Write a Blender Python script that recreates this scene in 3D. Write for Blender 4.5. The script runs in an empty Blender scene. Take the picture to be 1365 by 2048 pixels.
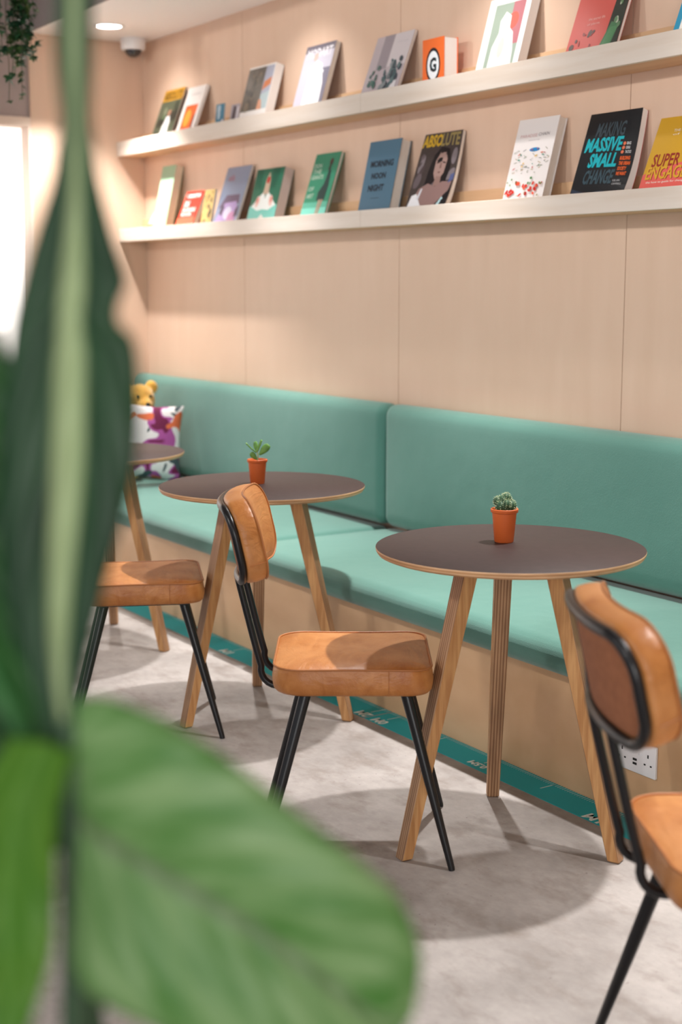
import bpy, bmesh, math, random
from mathutils import Vector, Matrix
random.seed(7)
SC = bpy.context.scene
COL = SC.collection
PI = math.pi

# ------------------------------------------------------------ camera
cam_d = bpy.data.cameras.new('camera')
cam = bpy.data.objects.new('camera', cam_d); COL.objects.link(cam)
cam.location = (0, 0, 1.385)
cam.rotation_euler = (math.radians(90 - 9.0903), 0, math.radians(57.3202))
cam_d.sensor_fit = 'VERTICAL'; cam_d.sensor_height = 36.0; cam_d.sensor_width = 24.0
cam_d.lens = 2850 / 2048 * 36.0
cam_d.clip_start = 0.05; cam_d.clip_end = 60
cam_d.dof.use_dof = True
cam_d.dof.focus_distance = 3.75
cam_d.dof.aperture_fstop = 2.5
SC.camera = cam

# ------------------------------------------------------------ world and exposure
W = bpy.data.worlds.new('world'); SC.world = W; W.use_nodes = True
bgn = W.node_tree.nodes['Background']
bgn.inputs[0].default_value = (0.985, 1.0, 1.06, 1)
bgn.inputs[1].default_value = 0.42
SC.view_settings.view_transform = 'Standard'
SC.view_settings.look = 'None'
SC.view_settings.gamma = 1
SC.view_settings.exposure = 0.13
SC.view_settings.use_curve_mapping = False

# ------------------------------------------------------------ lamps
LAMP_X = [-6.44, -5.17, -3.88, -2.60, -1.30, 0.0]
LAMP_Y = 2.82
LAMP_Z = 2.575
LAMP_W = 270.0
SHELF_W = 19.0
ROOM_W = 150.0
WARM = (1.0, 0.975, 0.95)
def spot(name, loc, power, angle, blend, radius, color=WARM, rot=(0, 0, 0)):
    d = bpy.data.lights.new(name, 'SPOT'); d.energy = power; d.spot_size = math.radians(angle)
    d.spot_blend = blend; d.shadow_soft_size = radius; d.color = color
    o = bpy.data.objects.new(name, d); COL.objects.link(o); o.location = loc; o.rotation_euler = rot
    return o
# added fill light, out of view at the right behind the camera
ad = bpy.data.lights.new('fill_area_light', 'AREA'); ad.shape = 'RECTANGLE'; ad.size = 2.6; ad.size_y = 2.2
ad.energy = 105.0; ad.color = (1.0, 0.99, 0.97)
ao = bpy.data.objects.new('fill_area_light', ad); COL.objects.link(ao)
ao.location = (2.7, -1.6, 1.7); ao.rotation_euler = (math.radians(90), 0, math.radians(62))
for x in LAMP_X:
    spot('downlight_lamp', (x, LAMP_Y if x != -6.44 else 2.66, LAMP_Z), LAMP_W * (1.0 if x != -6.44 else 0.55), 74 if x != -6.44 else 96, 1.0 if x != -6.44 else 0.5, 0.035, WARM, (math.radians(-15 if x != -6.44 else 0), 0, 0))
    # extra spot added beside each downlight, tilted to brighten the upper ledge
    spot('ledge_fill_lamp', (x, 2.74, LAMP_Z), SHELF_W, 90, 1.0, 0.03, WARM, (math.radians(34), 0, 0))
for x in (-7.0, -5.0, -3.0, -1.0, 1.0):
    # wall washers across the room, tilted towards the bench wall
    spot('room_wash_lamp', (x, -1.6, 2.95), ROOM_W, 78, 1.0, 0.12, (1.0, 0.98, 0.95), (math.radians(78), 0, 0))


# ------------------------------------------------------------ helpers
def lin(c):
    c = c / 255.0
    return c / 12.92 if c <= 0.04045 else ((c + 0.055) / 1.055) ** 2.4
def rgb(r, g, b): return (lin(r), lin(g), lin(b), 1.0)
MATS = {}
def flat(name, col, rough=0.6, metal=0.0, emit=None, es=0.0, coat=0.0):
    if name in MATS: return MATS[name]
    m = bpy.data.materials.new(name); m.use_nodes = True
    b = m.node_tree.nodes['Principled BSDF']
    b.inputs['Base Color'].default_value = col
    b.inputs['Roughness'].default_value = rough
    b.inputs['Metallic'].default_value = metal
    b.inputs['Coat Weight'].default_value = coat
    if emit:
        b.inputs['Emission Color'].default_value = emit
        b.inputs['Emission Strength'].default_value = es
    MATS[name] = m
    return m
def noisy(name, c1, c2, scale=(1, 1, 1), ns=5.0, detail=6, rough=0.6, bump=0.0, bscale=None, lo=0.35, hi=0.65,
          coat=0.0, dist=0.0, c3=None, ns3=2.0, sheen=0.0, coord='Object', spec=0.5):
    m = bpy.data.materials.new(name); m.use_nodes = True
    nt = m.node_tree; N = nt.nodes; L = nt.links
    b = N['Principled BSDF']
    tc = N.new('ShaderNodeTexCoord'); mp = N.new('ShaderNodeMapping')
    mp.inputs['Scale'].default_value = scale
    L.new(tc.outputs[coord], mp.inputs[0])
    n = N.new('ShaderNodeTexNoise'); n.inputs['Scale'].default_value = ns
    n.inputs['Detail'].default_value = detail; n.inputs['Distortion'].default_value = dist
    L.new(mp.outputs[0], n.inputs['Vector'])
    r = N.new('ShaderNodeValToRGB')
    r.color_ramp.elements[0].position = lo; r.color_ramp.elements[0].color = c1
    r.color_ramp.elements[1].position = hi; r.color_ramp.elements[1].color = c2
    L.new(n.outputs['Fac'], r.inputs[0])
    out = r.outputs[0]
    if c3:
        n3 = N.new('ShaderNodeTexNoise'); n3.inputs['Scale'].default_value = ns3
        n3.inputs['Detail'].default_value = 4
        L.new(tc.outputs[coord], n3.inputs['Vector'])
        r3 = N.new('ShaderNodeValToRGB'); r3.color_ramp.elements[0].position = 0.45
        r3.color_ramp.elements[1].position = 0.7
        L.new(n3.outputs['Fac'], r3.inputs[0])
        mx = N.new('ShaderNodeMix'); mx.data_type = 'RGBA'
        L.new(r3.outputs[0], mx.inputs[0]); L.new(out, mx.inputs[6]); mx.inputs[7].default_value = c3
        out = mx.outputs[2]
    L.new(out, b.inputs['Base Color'])
    b.inputs['Roughness'].default_value = rough
    b.inputs['Coat Weight'].default_value = coat
    b.inputs['Specular IOR Level'].default_value = spec
    if sheen:
        b.inputs['Sheen Weight'].default_value = sheen; b.inputs['Sheen Roughness'].default_value = 0.5
    if bump:
        bn = N.new('ShaderNodeTexNoise'); bn.inputs['Scale'].default_value = bscale or ns * 3
        bn.inputs['Detail'].default_value = 6
        L.new(mp.outputs[0], bn.inputs['Vector'])
        bp = N.new('ShaderNodeBump'); bp.inputs['Strength'].default_value = bump
        bp.inputs['Distance'].default_value = 0.01
        L.new(bn.outputs['Fac'], bp.inputs['Height']); L.new(bp.outputs[0], b.inputs['Normal'])
    return m

def obj(name, bm, mats, parent=None, loc=(0, 0, 0), rot=(0, 0, 0), smooth=False, label=None, keepn=False):
    me = bpy.data.meshes.new(name)
    if not keepn: bmesh.ops.recalc_face_normals(bm, faces=bm.faces)
    bm.to_mesh(me); bm.free()
    if not isinstance(mats, (list, tuple)): mats = [mats]
    for m in mats: me.materials.append(m)
    if smooth:
        me.polygons.foreach_set('use_smooth', [True] * len(me.polygons))
        if smooth != 'all':
            try: me.set_sharp_from_angle(angle=math.radians(smooth if smooth is not True else 40))
            except Exception: pass
    o = bpy.data.objects.new(name, me); COL.objects.link(o)
    o.location = loc; o.rotation_euler = rot
    if parent: o.parent = parent
    if label: o['label'] = label
    return o
def tag(o, label=None, cat=None, group=None, kind=None):
    if label: o['label'] = label
    if cat: o['category'] = cat
    if group: o['group'] = group
    if kind: o['kind'] = kind
    return o
def thing(name, label, cat, loc=(0, 0, 0), rz=0.0, group=None, rot=None):
    o = bpy.data.objects.new(name, None); COL.objects.link(o)
    o.empty_display_size = 0.1
    o.location = loc; o.rotation_euler = rot if rot else (0, 0, rz)
    return tag(o, label, cat, group)
def copy_tree(o, parent=None):
    c = o.copy(); COL.objects.link(c); c.parent = parent
    for ch in o.children: copy_tree(ch, c)
    return c

def box(bm, x0, x1, y0, y1, z0, z1, mi=0, bevel=0.0, seg=2):
    r = bmesh.ops.create_cube(bm, size=1.0)
    vs = r['verts']
    for v in vs:
        v.co = Vector((x0 + (v.co.x + .5) * (x1 - x0), y0 + (v.co.y + .5) * (y1 - y0), z0 + (v.co.z + .5) * (z1 - z0)))
    fs = set(f for v in vs for f in v.link_faces)
    for f in fs: f.material_index = mi
    if bevel:
        es = list(set(e for v in vs for e in v.link_edges))
        bmesh.ops.bevel(bm, geom=es, offset=bevel, segments=seg, affect='EDGES', profile=0.5)
def newbm(): return bmesh.new()

def tube(bm, pts, rad, n=12, closed=False, cap=True, mi=0):
    pts = [Vector(p) for p in pts]
    N = len(pts)
    if not isinstance(rad, (list, tuple)): rad = [rad] * N
    T = []
    for i in range(N):
        a = pts[(i - 1) % N] if (closed or i > 0) else pts[i]
        b = pts[(i + 1) % N] if (closed or i < N - 1) else pts[i]
        T.append((b - a).normalized())
    up = Vector((0, 0, 1)) if abs(T[0].z) < 0.9 else Vector((1, 0, 0))
    nrm = (up - T[0] * up.dot(T[0])).normalized()
    rings = []
    for i in range(N):
        nrm = (nrm - T[i] * nrm.dot(T[i])).normalized()
        bi = T[i].cross(nrm)
        rings.append([bm.verts.new(pts[i] + (nrm * math.cos(2 * PI * k / n) + bi * math.sin(2 * PI * k / n)) * rad[i]) for k in range(n)])
    M = N if closed else N - 1
    for i in range(M):
        r0, r1 = rings[i], rings[(i + 1) % N]
        sh = 0
        if closed and i == N - 1:
            sh = min(range(n), key=lambda s: sum((r0[k].co - r1[(k + s) % n].co).length for k in range(n)))
        for k in range(n):
            f = bm.faces.new((r0[k], r0[(k + 1) % n], r1[(k + 1 + sh) % n], r1[(k + sh) % n])); f.material_index = mi
    if cap and not closed:
        bm.faces.new(rings[0]).material_index = mi; bm.faces.new(rings[-1]).material_index = mi

def lathe(bm, prof, n=48, mi=0, cx=0, cy=0):
    rings = []
    for r, z in prof:
        if r < 1e-6: rings.append([bm.verts.new((cx, cy, z))])
        else: rings.append([bm.verts.new((cx + r * math.cos(2 * PI * k / n), cy + r * math.sin(2 * PI * k / n), z)) for k in range(n)])
    for i in range(len(rings) - 1):
        a, b = rings[i], rings[i + 1]
        for k in range(n):
            k2 = (k + 1) % n
            if len(a) == 1 and len(b) == 1: continue
            if len(a) == 1: f = bm.faces.new((a[0], b[k], b[k2]))
            elif len(b) == 1: f = bm.faces.new((a[k], a[k2], b[0]))
            else: f = bm.faces.new((a[k], a[k2], b[k2], b[k]))
            f.material_index = mi(i) if callable(mi) else mi

def rrect(hx, hy, r, n=8, r2=None):
    """rounded rectangle outline; r for the y<0 corners, r2 for the y>0 corners"""
    pts = []
    for cx, cy, a0 in ((1, 1, 0), (-1, 1, 90), (-1, -1, 180), (1, -1, 270)):
        rr = (r2 if (r2 and cy > 0) else r)
        for k in range(n + 1):
            a = math.radians(a0 + 90 * k / n)
            pts.append((cx * (hx - rr) + rr * math.cos(a), cy * (hy - rr) + rr * math.sin(a)))
    # subdivide the long straight sides
    out = []
    for i in range(len(pts)):
        a, b = pts[i], pts[(i + 1) % len(pts)]
        out.append(a)
        d = math.hypot(b[0] - a[0], b[1] - a[1])
        m = int(d / 0.03)
        for k in range(1, m): out.append((a[0] + (b[0] - a[0]) * k / m, a[1] + (b[1] - a[1]) * k / m))
    return out
def catmull(P, n):
    out = []
    for i in range(len(P) - 1):
        p0 = P[max(i - 1, 0)]; p1 = P[i]; p2 = P[i + 1]; p3 = P[min(i + 2, len(P) - 1)]
        for k in range(n):
            t = k / n
            out.append(tuple(0.5 * ((2 * p1[j]) + (-p0[j] + p2[j]) * t + (2 * p0[j] - 5 * p1[j] + 4 * p2[j] - p3[j]) * t * t
                       + (-p0[j] + 3 * p1[j] - 3 * p2[j] + p3[j]) * t ** 3) for j in range(len(p1))))
    out.append(tuple(P[-1]))
    return out

# ------------------------------------------------------------ materials
m_birch = noisy('birch_veneer', rgb(224, 193, 170), rgb(219, 187, 163), scale=(5, 5, 0.7), ns=3.0, detail=8, rough=0.5,
                bump=0.02, c3=rgb(216, 183, 158), ns3=1.3, lo=0.3, hi=0.7)
m_shelf = noisy('birch_shelf', rgb(218, 206, 195), rgb(211, 196, 182), scale=(0.8, 12, 12), ns=3.0, detail=8, rough=0.45, bump=0.02)
m_board = noisy('ledge_board', rgb(218, 180, 142), rgb(208, 168, 128), scale=(0.8, 9, 9), ns=3.0, detail=8, rough=0.5)  # warmer, darker than the lip: shade under the ledge put into the colour
m_bench = noisy('bench_plywood', rgb(226, 186, 146), rgb(216, 174, 133), scale=(1.2, 8, 3), ns=2.4, detail=8, rough=0.5,
                c3=rgb(202, 160, 118), ns3=3.0)
m_gap = flat('panel_gap', rgb(120, 92, 70), 0.8)
m_white = flat('ceiling_paint', rgb(250, 244, 241), 0.7)
m_grey = flat('grey_paint', rgb(150, 138, 134), 0.8)
m_cgrey = noisy('grey_plaster', rgb(176, 158, 152), rgb(160, 145, 142), ns=3, rough=0.8)
m_trim = flat('beige_trim', rgb(222, 200, 184), 0.6)

def concrete():
    m = bpy.data.materials.new('concrete_floor'); m.use_nodes = True
    nt = m.node_tree; N = nt.nodes; L = nt.links; b = N['Principled BSDF']
    tc = N.new('ShaderNodeTexCoord')
    def noise(scale, det, dist=0.0, sc=(1, 1, 1)):
        mp = N.new('ShaderNodeMapping'); mp.inputs['Scale'].default_value = sc
        L.new(tc.outputs['Object'], mp.inputs[0])
        n = N.new('ShaderNodeTexNoise'); n.inputs['Scale'].default_value = scale; n.inputs['Detail'].default_value = det
        n.inputs['Distortion'].default_value = dist; n.inputs['Roughness'].default_value = 0.62
        L.new(mp.outputs[0], n.inputs['Vector']); return n
    def ramp(src, p0, c0, p1, c1):
        r = N.new('ShaderNodeValToRGB'); r.color_ramp.elements[0].position = p0; r.color_ramp.elements[0].color = c0
        r.color_ramp.elements[1].position = p1; r.color_ramp.elements[1].color = c1
        L.new(src, r.inputs[0]); return r
    def mix(f, a, c, mode='MIX', fac=None):
        x = N.new('ShaderNodeMix'); x.data_type = 'RGBA'; x.blend_type = mode
        if f is not None: L.new(f, x.inputs[0])
        if fac is not None: x.inputs[0].default_value = fac
        L.new(a, x.inputs[6])
        if hasattr(c, 'name'): L.new(c, x.inputs[7])
        else: x.inputs[7].default_value = c
        return x.outputs[2]
    base = ramp(noise(3.0, 10, 0.0).outputs['Fac'], 0.35, rgb(142, 135, 131), 0.62, rgb(174, 167, 163))
    mask = ramp(noise(7.0, 12, 0.15, (1, 1.5, 1)).outputs['Fac'], 0.50, (0, 0, 0, 1), 0.68, (0.6, 0.6, 0.6, 1))
    c = mix(mask.outputs[0], base.outputs[0], rgb(122, 110, 102))
    specks = ramp(noise(60, 3).outputs['Fac'], 0.30, (1, 1, 1, 1), 0.335, (0, 0, 0, 1))
    m2 = ramp(noise(3.5, 2).outputs['Fac'], 0.50, (0, 0, 0, 1), 0.62, (1, 1, 1, 1))
    mm = N.new('ShaderNodeMath'); mm.operation = 'MULTIPLY'
    L.new(specks.outputs[0], mm.inputs[0]); L.new(m2.outputs[0], mm.inputs[1])
    c = mix(mm.outputs[0], c, rgb(120, 108, 104))
    fine = ramp(noise(34, 8, 0.2, (1, 1.6, 1)).outputs['Fac'], 0.3, (0.90, 0.90, 0.90, 1), 0.7, (1.04, 1.04, 1.04, 1))
    c = mix(None, c, fine.outputs[0], 'MULTIPLY', 1.0)
    L.new(c, b.inputs['Base Color'])
    b.inputs['Roughness'].default_value = 0.55
    bp = N.new('ShaderNodeBump'); bp.inputs['Strength'].default_value = 0.06; bp.inputs['Distance'].default_value = 0.01
    L.new(noise(30, 8).outputs['Fac'], bp.inputs['Height']); L.new(bp.outputs[0], b.inputs['Normal'])
    return m
m_floor = concrete()

def fabric():
    m = noisy('green_upholstery', rgb(88, 133, 122), rgb(79, 125, 114), ns=1.6, detail=3, rough=0.85, sheen=0.3, spec=0.25)
    nt = m.node_tree; N = nt.nodes; L = nt.links
    tc = N.new('ShaderNodeTexCoord')
    n = N.new('ShaderNodeTexNoise'); n.inputs['Scale'].default_value = 260; n.inputs['Detail'].default_value = 2
    L.new(tc.outputs['Object'], n.inputs['Vector'])
    n2 = N.new('ShaderNodeTexNoise'); n2.inputs['Scale'].default_value = 7; n2.inputs['Detail'].default_value = 2
    L.new(tc.outputs['Object'], n2.inputs['Vector'])
    b1 = N.new('ShaderNodeBump'); b1.inputs['Strength'].default_value = 0.25; b1.inputs['Distance'].default_value = 0.002
    b2 = N.new('ShaderNodeBump'); b2.inputs['Strength'].default_value = 0.15; b2.inputs['Distance'].default_value = 0.02
    L.new(n.outputs['Fac'], b1.inputs['Height']); L.new(n2.outputs['Fac'], b2.inputs['Height'])
    L.new(b2.outputs[0], b1.inputs['Normal']); L.new(b1.outputs[0], N['Principled BSDF'].inputs['Normal'])
    return m
m_green = fabric()
def leather(name, c1, c2, c3):
    m = noisy(name, c1, c2, scale=(2.0, 6.0, 4.0), ns=3.2, detail=9, rough=0.40, lo=0.3, hi=0.7, dist=1.2, c3=c3, ns3=7.0, spec=0.5)
    nt = m.node_tree; N = nt.nodes; L = nt.links
    tc = N.new('ShaderNodeTexCoord')
    mp = N.new('ShaderNodeMapping'); mp.inputs['Scale'].default_value = (6, 14, 22)
    L.new(tc.outputs['Object'], mp.inputs[0])
    n = N.new('ShaderNodeTexNoise'); n.inputs['Scale'].default_value = 1.4; n.inputs['Detail'].default_value = 5; n.inputs['Distortion'].default_value = 1.5
    L.new(mp.outputs[0], n.inputs['Vector'])
    v = N.new('ShaderNodeTexVoronoi'); v.inputs['Scale'].default_value = 240
    L.new(tc.outputs['Object'], v.inputs['Vector'])
    b1 = N.new('ShaderNodeBump'); b1.inputs['Strength'].default_value = 0.35; b1.inputs['Distance'].default_value = 0.008
    b2 = N.new('ShaderNodeBump'); b2.inputs['Strength'].default_value = 0.12; b2.inputs['Distance'].default_value = 0.002
    L.new(n.outputs['Fac'], b1.inputs['Height']); L.new(v.outputs['Distance'], b2.inputs['Height'])
    L.new(b1.outputs[0], b2.inputs['Normal']); L.new(b2.outputs[0], N['Principled BSDF'].inputs['Normal'])
    return m
m_leather = leather('tan_leather', rgb(192, 126, 66), rgb(166, 98, 42), rgb(204, 140, 84))
m_piping = flat('leather_piping', rgb(172, 108, 58), 0.5)
m_backing = noisy('brown_backing', rgb(160, 100, 66), rgb(146, 90, 58), ns=60, rough=0.9)
m_black = flat('black_powder_coat', rgb(18, 18, 21), 0.32)

def plywood(name, axis_scale, c_lo, c_hi, stripes=130.0, ax='y'):
    """stripes on the faces where the plies show"""
    m = bpy.data.materials.new(name); m.use_nodes = True
    nt = m.node_tree; N = nt.nodes; L = nt.links; b = N['Principled BSDF']
    tc = N.new('ShaderNodeTexCoord')
    sp = N.new('ShaderNodeSeparateXYZ'); L.new(tc.outputs['Object'], sp.inputs[0])
    mu = N.new('ShaderNodeMath'); mu.operation = 'MULTIPLY'; mu.inputs[1].default_value = stripes
    L.new(sp.outputs['Y' if ax == 'y' else 'Z'], mu.inputs[0])
    si = N.new('ShaderNodeMath'); si.operation = 'SINE'; L.new(mu.outputs[0], si.inputs[0])
    mr = N.new('ShaderNodeMapRange'); mr.inputs[1].default_value = -0.6; mr.inputs[2].default_value = 0.6
    L.new(si.outputs[0], mr.inputs[0])
    mp = N.new('ShaderNodeMapping'); mp.inputs['Scale'].default_value = axis_scale
    L.new(tc.outputs['Object'], mp.inputs[0])
    n = N.new('ShaderNodeTexNoise'); n.inputs['Scale'].default_value = 1.0; n.inputs['Detail'].default_value = 6
    L.new(mp.outputs[0], n.inputs['Vector'])
    mx = N.new('ShaderNodeMix'); mx.data_type = 'RGBA'
    L.new(mr.outputs[0], mx.inputs[0]); mx.inputs[6].default_value = c_lo; mx.inputs[7].default_value = c_hi
    r = N.new('ShaderNodeValToRGB'); r.color_ramp.elements[0].position = 0.35; r.color_ramp.elements[0].color = (0.72, 0.68, 0.64, 1)
    r.color_ramp.elements[1].position = 0.6; r.color_ramp.elements[1].color = (1.05, 1.03, 1.0, 1)
    L.new(n.outputs['Fac'], r.inputs[0])
    mm = N.new('ShaderNodeMix'); mm.data_type = 'RGBA'; mm.blend_type = 'MULTIPLY'; mm.inputs[0].default_value = 1
    L.new(mx.outputs[2], mm.inputs[6]); L.new(r.outputs[0], mm.inputs[7])
    L.new(mm.outputs[2], b.inputs['Base Color']); b.inputs['Roughness'].default_value = 0.5
    return m
m_plyleg = plywood('plywood_ply_edge', (25, 60, 3), rgb(146, 106, 76), rgb(188, 150, 114), 800.0)
m_oak = noisy('oak_face', rgb(210, 160, 106), rgb(184, 130, 80), scale=(50, 60, 3.0), ns=2.2, detail=5, rough=0.45, lo=0.38, hi=0.62)
m_plyedge = plywood('tabletop_edge', (8, 8, 40), rgb(196, 148, 104), rgb(226, 186, 146), 700.0, 'z')
m_lam = noisy('brown_laminate', rgb(54, 41, 40), rgb(48, 36, 35), ns=40, detail=4, rough=0.5, bump=0.04, bscale=220, spec=0.25)
m_pot = noisy('orange_terracotta', rgb(214, 104, 46), rgb(202, 92, 38), ns=8, rough=0.55)
m_soil = noisy('dark_soil', rgb(52, 38, 30), rgb(30, 22, 18), ns=120, rough=0.95, bump=0.5)
m_paper = noisy('book_paper', rgb(236, 230, 222), rgb(214, 206, 198), scale=(1, 60, 1), ns=20, detail=2, rough=0.8)
m_paper_w = flat('white_paper', rgb(243, 240, 238), 0.7)
m_teal = flat('teal_tape', rgb(0, 172, 182), 0.65)
m_tapewhite = flat('tape_marking', rgb(236, 246, 244), 0.5)
m_plastic = flat('white_plastic', rgb(238, 236, 238), 0.3)
m_dark = flat('dark_slot', rgb(20, 20, 20), 0.6)

# ------------------------------------------------------------ the room
WY = 3.20      # back wall face
EX = -6.86     # end wall face
def struct(name, bm, mats, **k):
    o = obj(name, bm, mats, **k); o['kind'] = 'structure'; return o
bm = newbm(); box(bm, -9.5, 3.5, -3.0, 3.4, -0.1, 0.0); struct('floor', bm, m_floor)
bm = newbm()
box(bm, EX - 0.1, 2.6, WY + 0.012, WY + 0.1, 0, 2.62, 1)
seams = [EX, -5.805, -4.572, -3.335, -2.10, -0.87, 0.36, 1.6, 2.6]
for a, b_ in zip(seams[:-1], seams[1:]):
    box(bm, a + 0.0015, b_ - 0.0015, WY, WY + 0.014, 0, 2.6, 0)
struct('wall_back', bm, [m_birch, m_gap])
bm = newbm(); box(bm, EX - 0.12, EX, 2.60, WY + 0.1, 0, 2.62); struct('wall_end', bm, m_birch)
# grey wall beyond the alcove: upper plaster, beige lintel, bright glazed opening below
bm = newbm()
box(bm, EX - 0.16, EX - 0.02, -1.0, 2.60, 2.19, 3.42)
box(bm, EX - 0.16, EX - 0.02, -2.6, -0.2, 0, 2.19)
box(bm, EX - 0.16, EX - 0.02, -2.6, -1.0, 2.19, 3.42)
struct('wall_left', bm, m_cgrey)
bm = newbm(); box(bm, EX - 0.17, EX + 0.0, -0.26, 2.60, 2.145, 2.19, 0, 0.004)
box(bm, EX - 0.17, EX, 2.585, 2.60, 0, 2.145)
box(bm, EX - 0.17, EX, -0.26, -0.2, 0, 2.145)
struct('trim_1', bm, m_trim)
m_glow = flat('daylit_glass', rgb(250, 244, 240), 0.3, emit=(1.0, 0.95, 0.92, 1), es=1.1)
bm = newbm(); box(bm, EX - 0.12, EX - 0.10, -0.2, 2.585, 0.0, 2.145); struct('window_1', bm, m_glow)
# lowered ceiling over the bench, its fascia and the higher grey ceiling
bm = newbm(); box(bm, EX - 0.12, 2.6, 2.60, WY + 0.1, 2.585, 2.70)
struct('ceiling', bm, m_white)
bm = newbm(); box(bm, EX - 0.16, 2.6, 2.60, 2.68, 2.70, 3.42)
box(bm, EX - 0.16, 3.5, -2.6, 2.60, 3.40, 3.5)
box(bm, EX - 0.02, 2.6, 2.592, 2.60, 2.585, 3.40)
struct('ceiling', bm, m_grey)
bm = newbm(); box(bm, 2.6, 2.7, 0.8, WY + 0.1, 0, 3.42); struct('wall_right', bm, m_birch)

# ------------------------------------------------------------ shelves
def ledge(zb, zt, label):
    t = thing('picture_ledge', label, 'shelf', (EX, WY, zb), 0, 'birch picture ledges on the wall')
    yf = 3.05 - WY
    for x0, x1 in ((0.0, 2.24), (2.2415, 4.9), (4.9015, 7.4)):
        bm = newbm()
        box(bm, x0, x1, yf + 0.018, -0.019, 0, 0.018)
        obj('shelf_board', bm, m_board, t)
        bm = newbm(); box(bm, x0, x1, yf, yf + 0.018, 0, zt - zb, 0, 0.0012, 1)
        obj('front_lip', bm, m_shelf, t)
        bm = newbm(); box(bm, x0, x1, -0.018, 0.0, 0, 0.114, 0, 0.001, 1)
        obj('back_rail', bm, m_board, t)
    return t
ledge(2.022, 2.093, 'upper pale birch picture ledge running along the plywood wall')
ledge(1.598, 1.662, 'lower pale birch picture ledge running along the plywood wall')

# ------------------------------------------------------------ bench
BASE_Y = 2.576
t = thing('bench_base', 'long pale plywood bench base below the green cushions', 'bench', (EX, BASE_Y, 0))
bm = newbm(); box(bm, 0.0, 8.9, 0.0, 0.018, 0.0, 0.345)
obj('front_panel', bm, m_bench, t)
bm = newbm(); box(bm, 0.0, 8.9, 0.018, WY - BASE_Y - 0.003, 0.327, 0.345)
obj('seat_board', bm, m_bench, t)

def cushion(name, x0, x1, y0, y1, z0, z1, r, label, cat, group, puff=0.0, axis='y', lean=0.0):
    t = None
    bm = newbm()
    L_, D, H = x1 - x0, y1 - y0, z1 - z0
    bmesh.ops.create_cube(bm, size=1.0)
    for v in bm.verts: v.co = Vector((v.co.x * L_, v.co.y * D, (v.co.z + .5) * H))
    bmesh.ops.bevel(bm, geom=list(bm.edges), offset=r, segments=6, affect='EDGES', profile=0.5)
    for ax, n, size in ((0, 16, L_), (1, 8, D), (2, 8, H)):
        for k in range(1, n):
            co = Vector((0, 0, H / 2)); no = Vector((0, 0, 0)); no[ax] = 1
            co[ax] += (k / n - .5) * size * 0.98
            bmesh.ops.bisect_plane(bm, geom=bm.verts[:] + bm.edges[:] + bm.faces[:], plane_co=co, plane_no=no, dist=1e-5)
    for v in bm.verts:
        u = abs(v.co.x) / (L_ / 2)
        e = 1 - min(1, max(0, u)) ** 10
        if axis == 'z' and v.co.z > H * 0.5:
            d = 1 - abs(v.co.y / (D / 2)) ** 4
            v.co.z += puff * d * e
        if axis == 'y' and v.co.y < 0:
            d = 1 - abs((v.co.z - H / 2) / (H / 2)) ** 4
            v.co.y -= puff * d * e
        v.co.y += lean * (v.co.z / H)
    o = obj(name, bm, m_green, smooth='all')
    o.location = ((x0 + x1) / 2, (y0 + y1) / 2, z0)
    return tag(o, label, cat, group)
g1, g2 = 'green seat cushions of the bench', 'green back cushions of the bench'
cushion('seat_cushion', EX + 0.005, -4.575, 2.475, 3.19, 0.345, 0.437, 0.044, 'green bench seat cushion at the far end under the patterned pillow', 'cushion', g1, 0.010, 'z')
cushion('seat_cushion', -4.571, -2.22, 2.475, 3.19, 0.345, 0.437, 0.044, 'green bench seat cushion behind the nearest round table', 'cushion', g1, 0.010, 'z')
cushion('seat_cushion', -2.216, 0.1, 2.475, 3.19, 0.345, 0.437, 0.044, 'green bench seat cushion at the right edge of the photo', 'cushion', g1, 0.010, 'z')
cushion('back_cushion', EX + 0.005, -4.535, 3.095, 3.197, 0.452, 0.928, 0.042, 'green bench back cushion on the left of the vertical join', 'cushion', g2, 0.012)
cushion('back_cushion', -4.527, -2.18, 3.095, 3.197, 0.452, 0.928, 0.042, 'green bench back cushion on the right of the vertical join', 'cushion', g2, 0.012)
cushion('back_cushion', -2.172, 0.1, 3.095, 3.197, 0.452, 0.928, 0.042, 'green bench back cushion cut off by the right edge', 'cushion', g2, 0.012)

# ------------------------------------------------------------ text
def text_mesh(s, bold=0.0, spacing=1.0):
    cu = bpy.data.curves.new('lettering', 'FONT'); cu.body = s; cu.size = 1.0; cu.resolution_u = 2
    cu.offset = bold; cu.space_character = spacing
    o = bpy.data.objects.new('lettering', cu); COL.objects.link(o)
    me = bpy.data.meshes.new_from_object(o)
    bpy.data.objects.remove(o); bpy.data.curves.remove(cu)
    xs = [v.co.x for v in me.vertices]; ys = [v.co.y for v in me.vertices]
    return me, (min(xs), max(xs), min(ys), max(ys))
def put_text(bm, s, fn, w, h, mi, bold=0.0, shear=0.0):
    """fits the text to w x h and maps (x, y) in the text frame through fn"""
    me, (a, b, c, d) = text_mesh(s, bold)
    vs = []
    for v in me.vertices:
        x = (v.co.x - a) / (b - a) * w; y = (v.co.y - c) / (d - c) * h
        vs.append(bm.verts.new(fn(x + shear * y, y)))
    for p in me.polygons:
        try:
            f = bm.faces.new([vs[i] for i in p.vertices]); f.material_index = mi
        except ValueError: pass
    bpy.data.meshes.remove(me)

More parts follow.
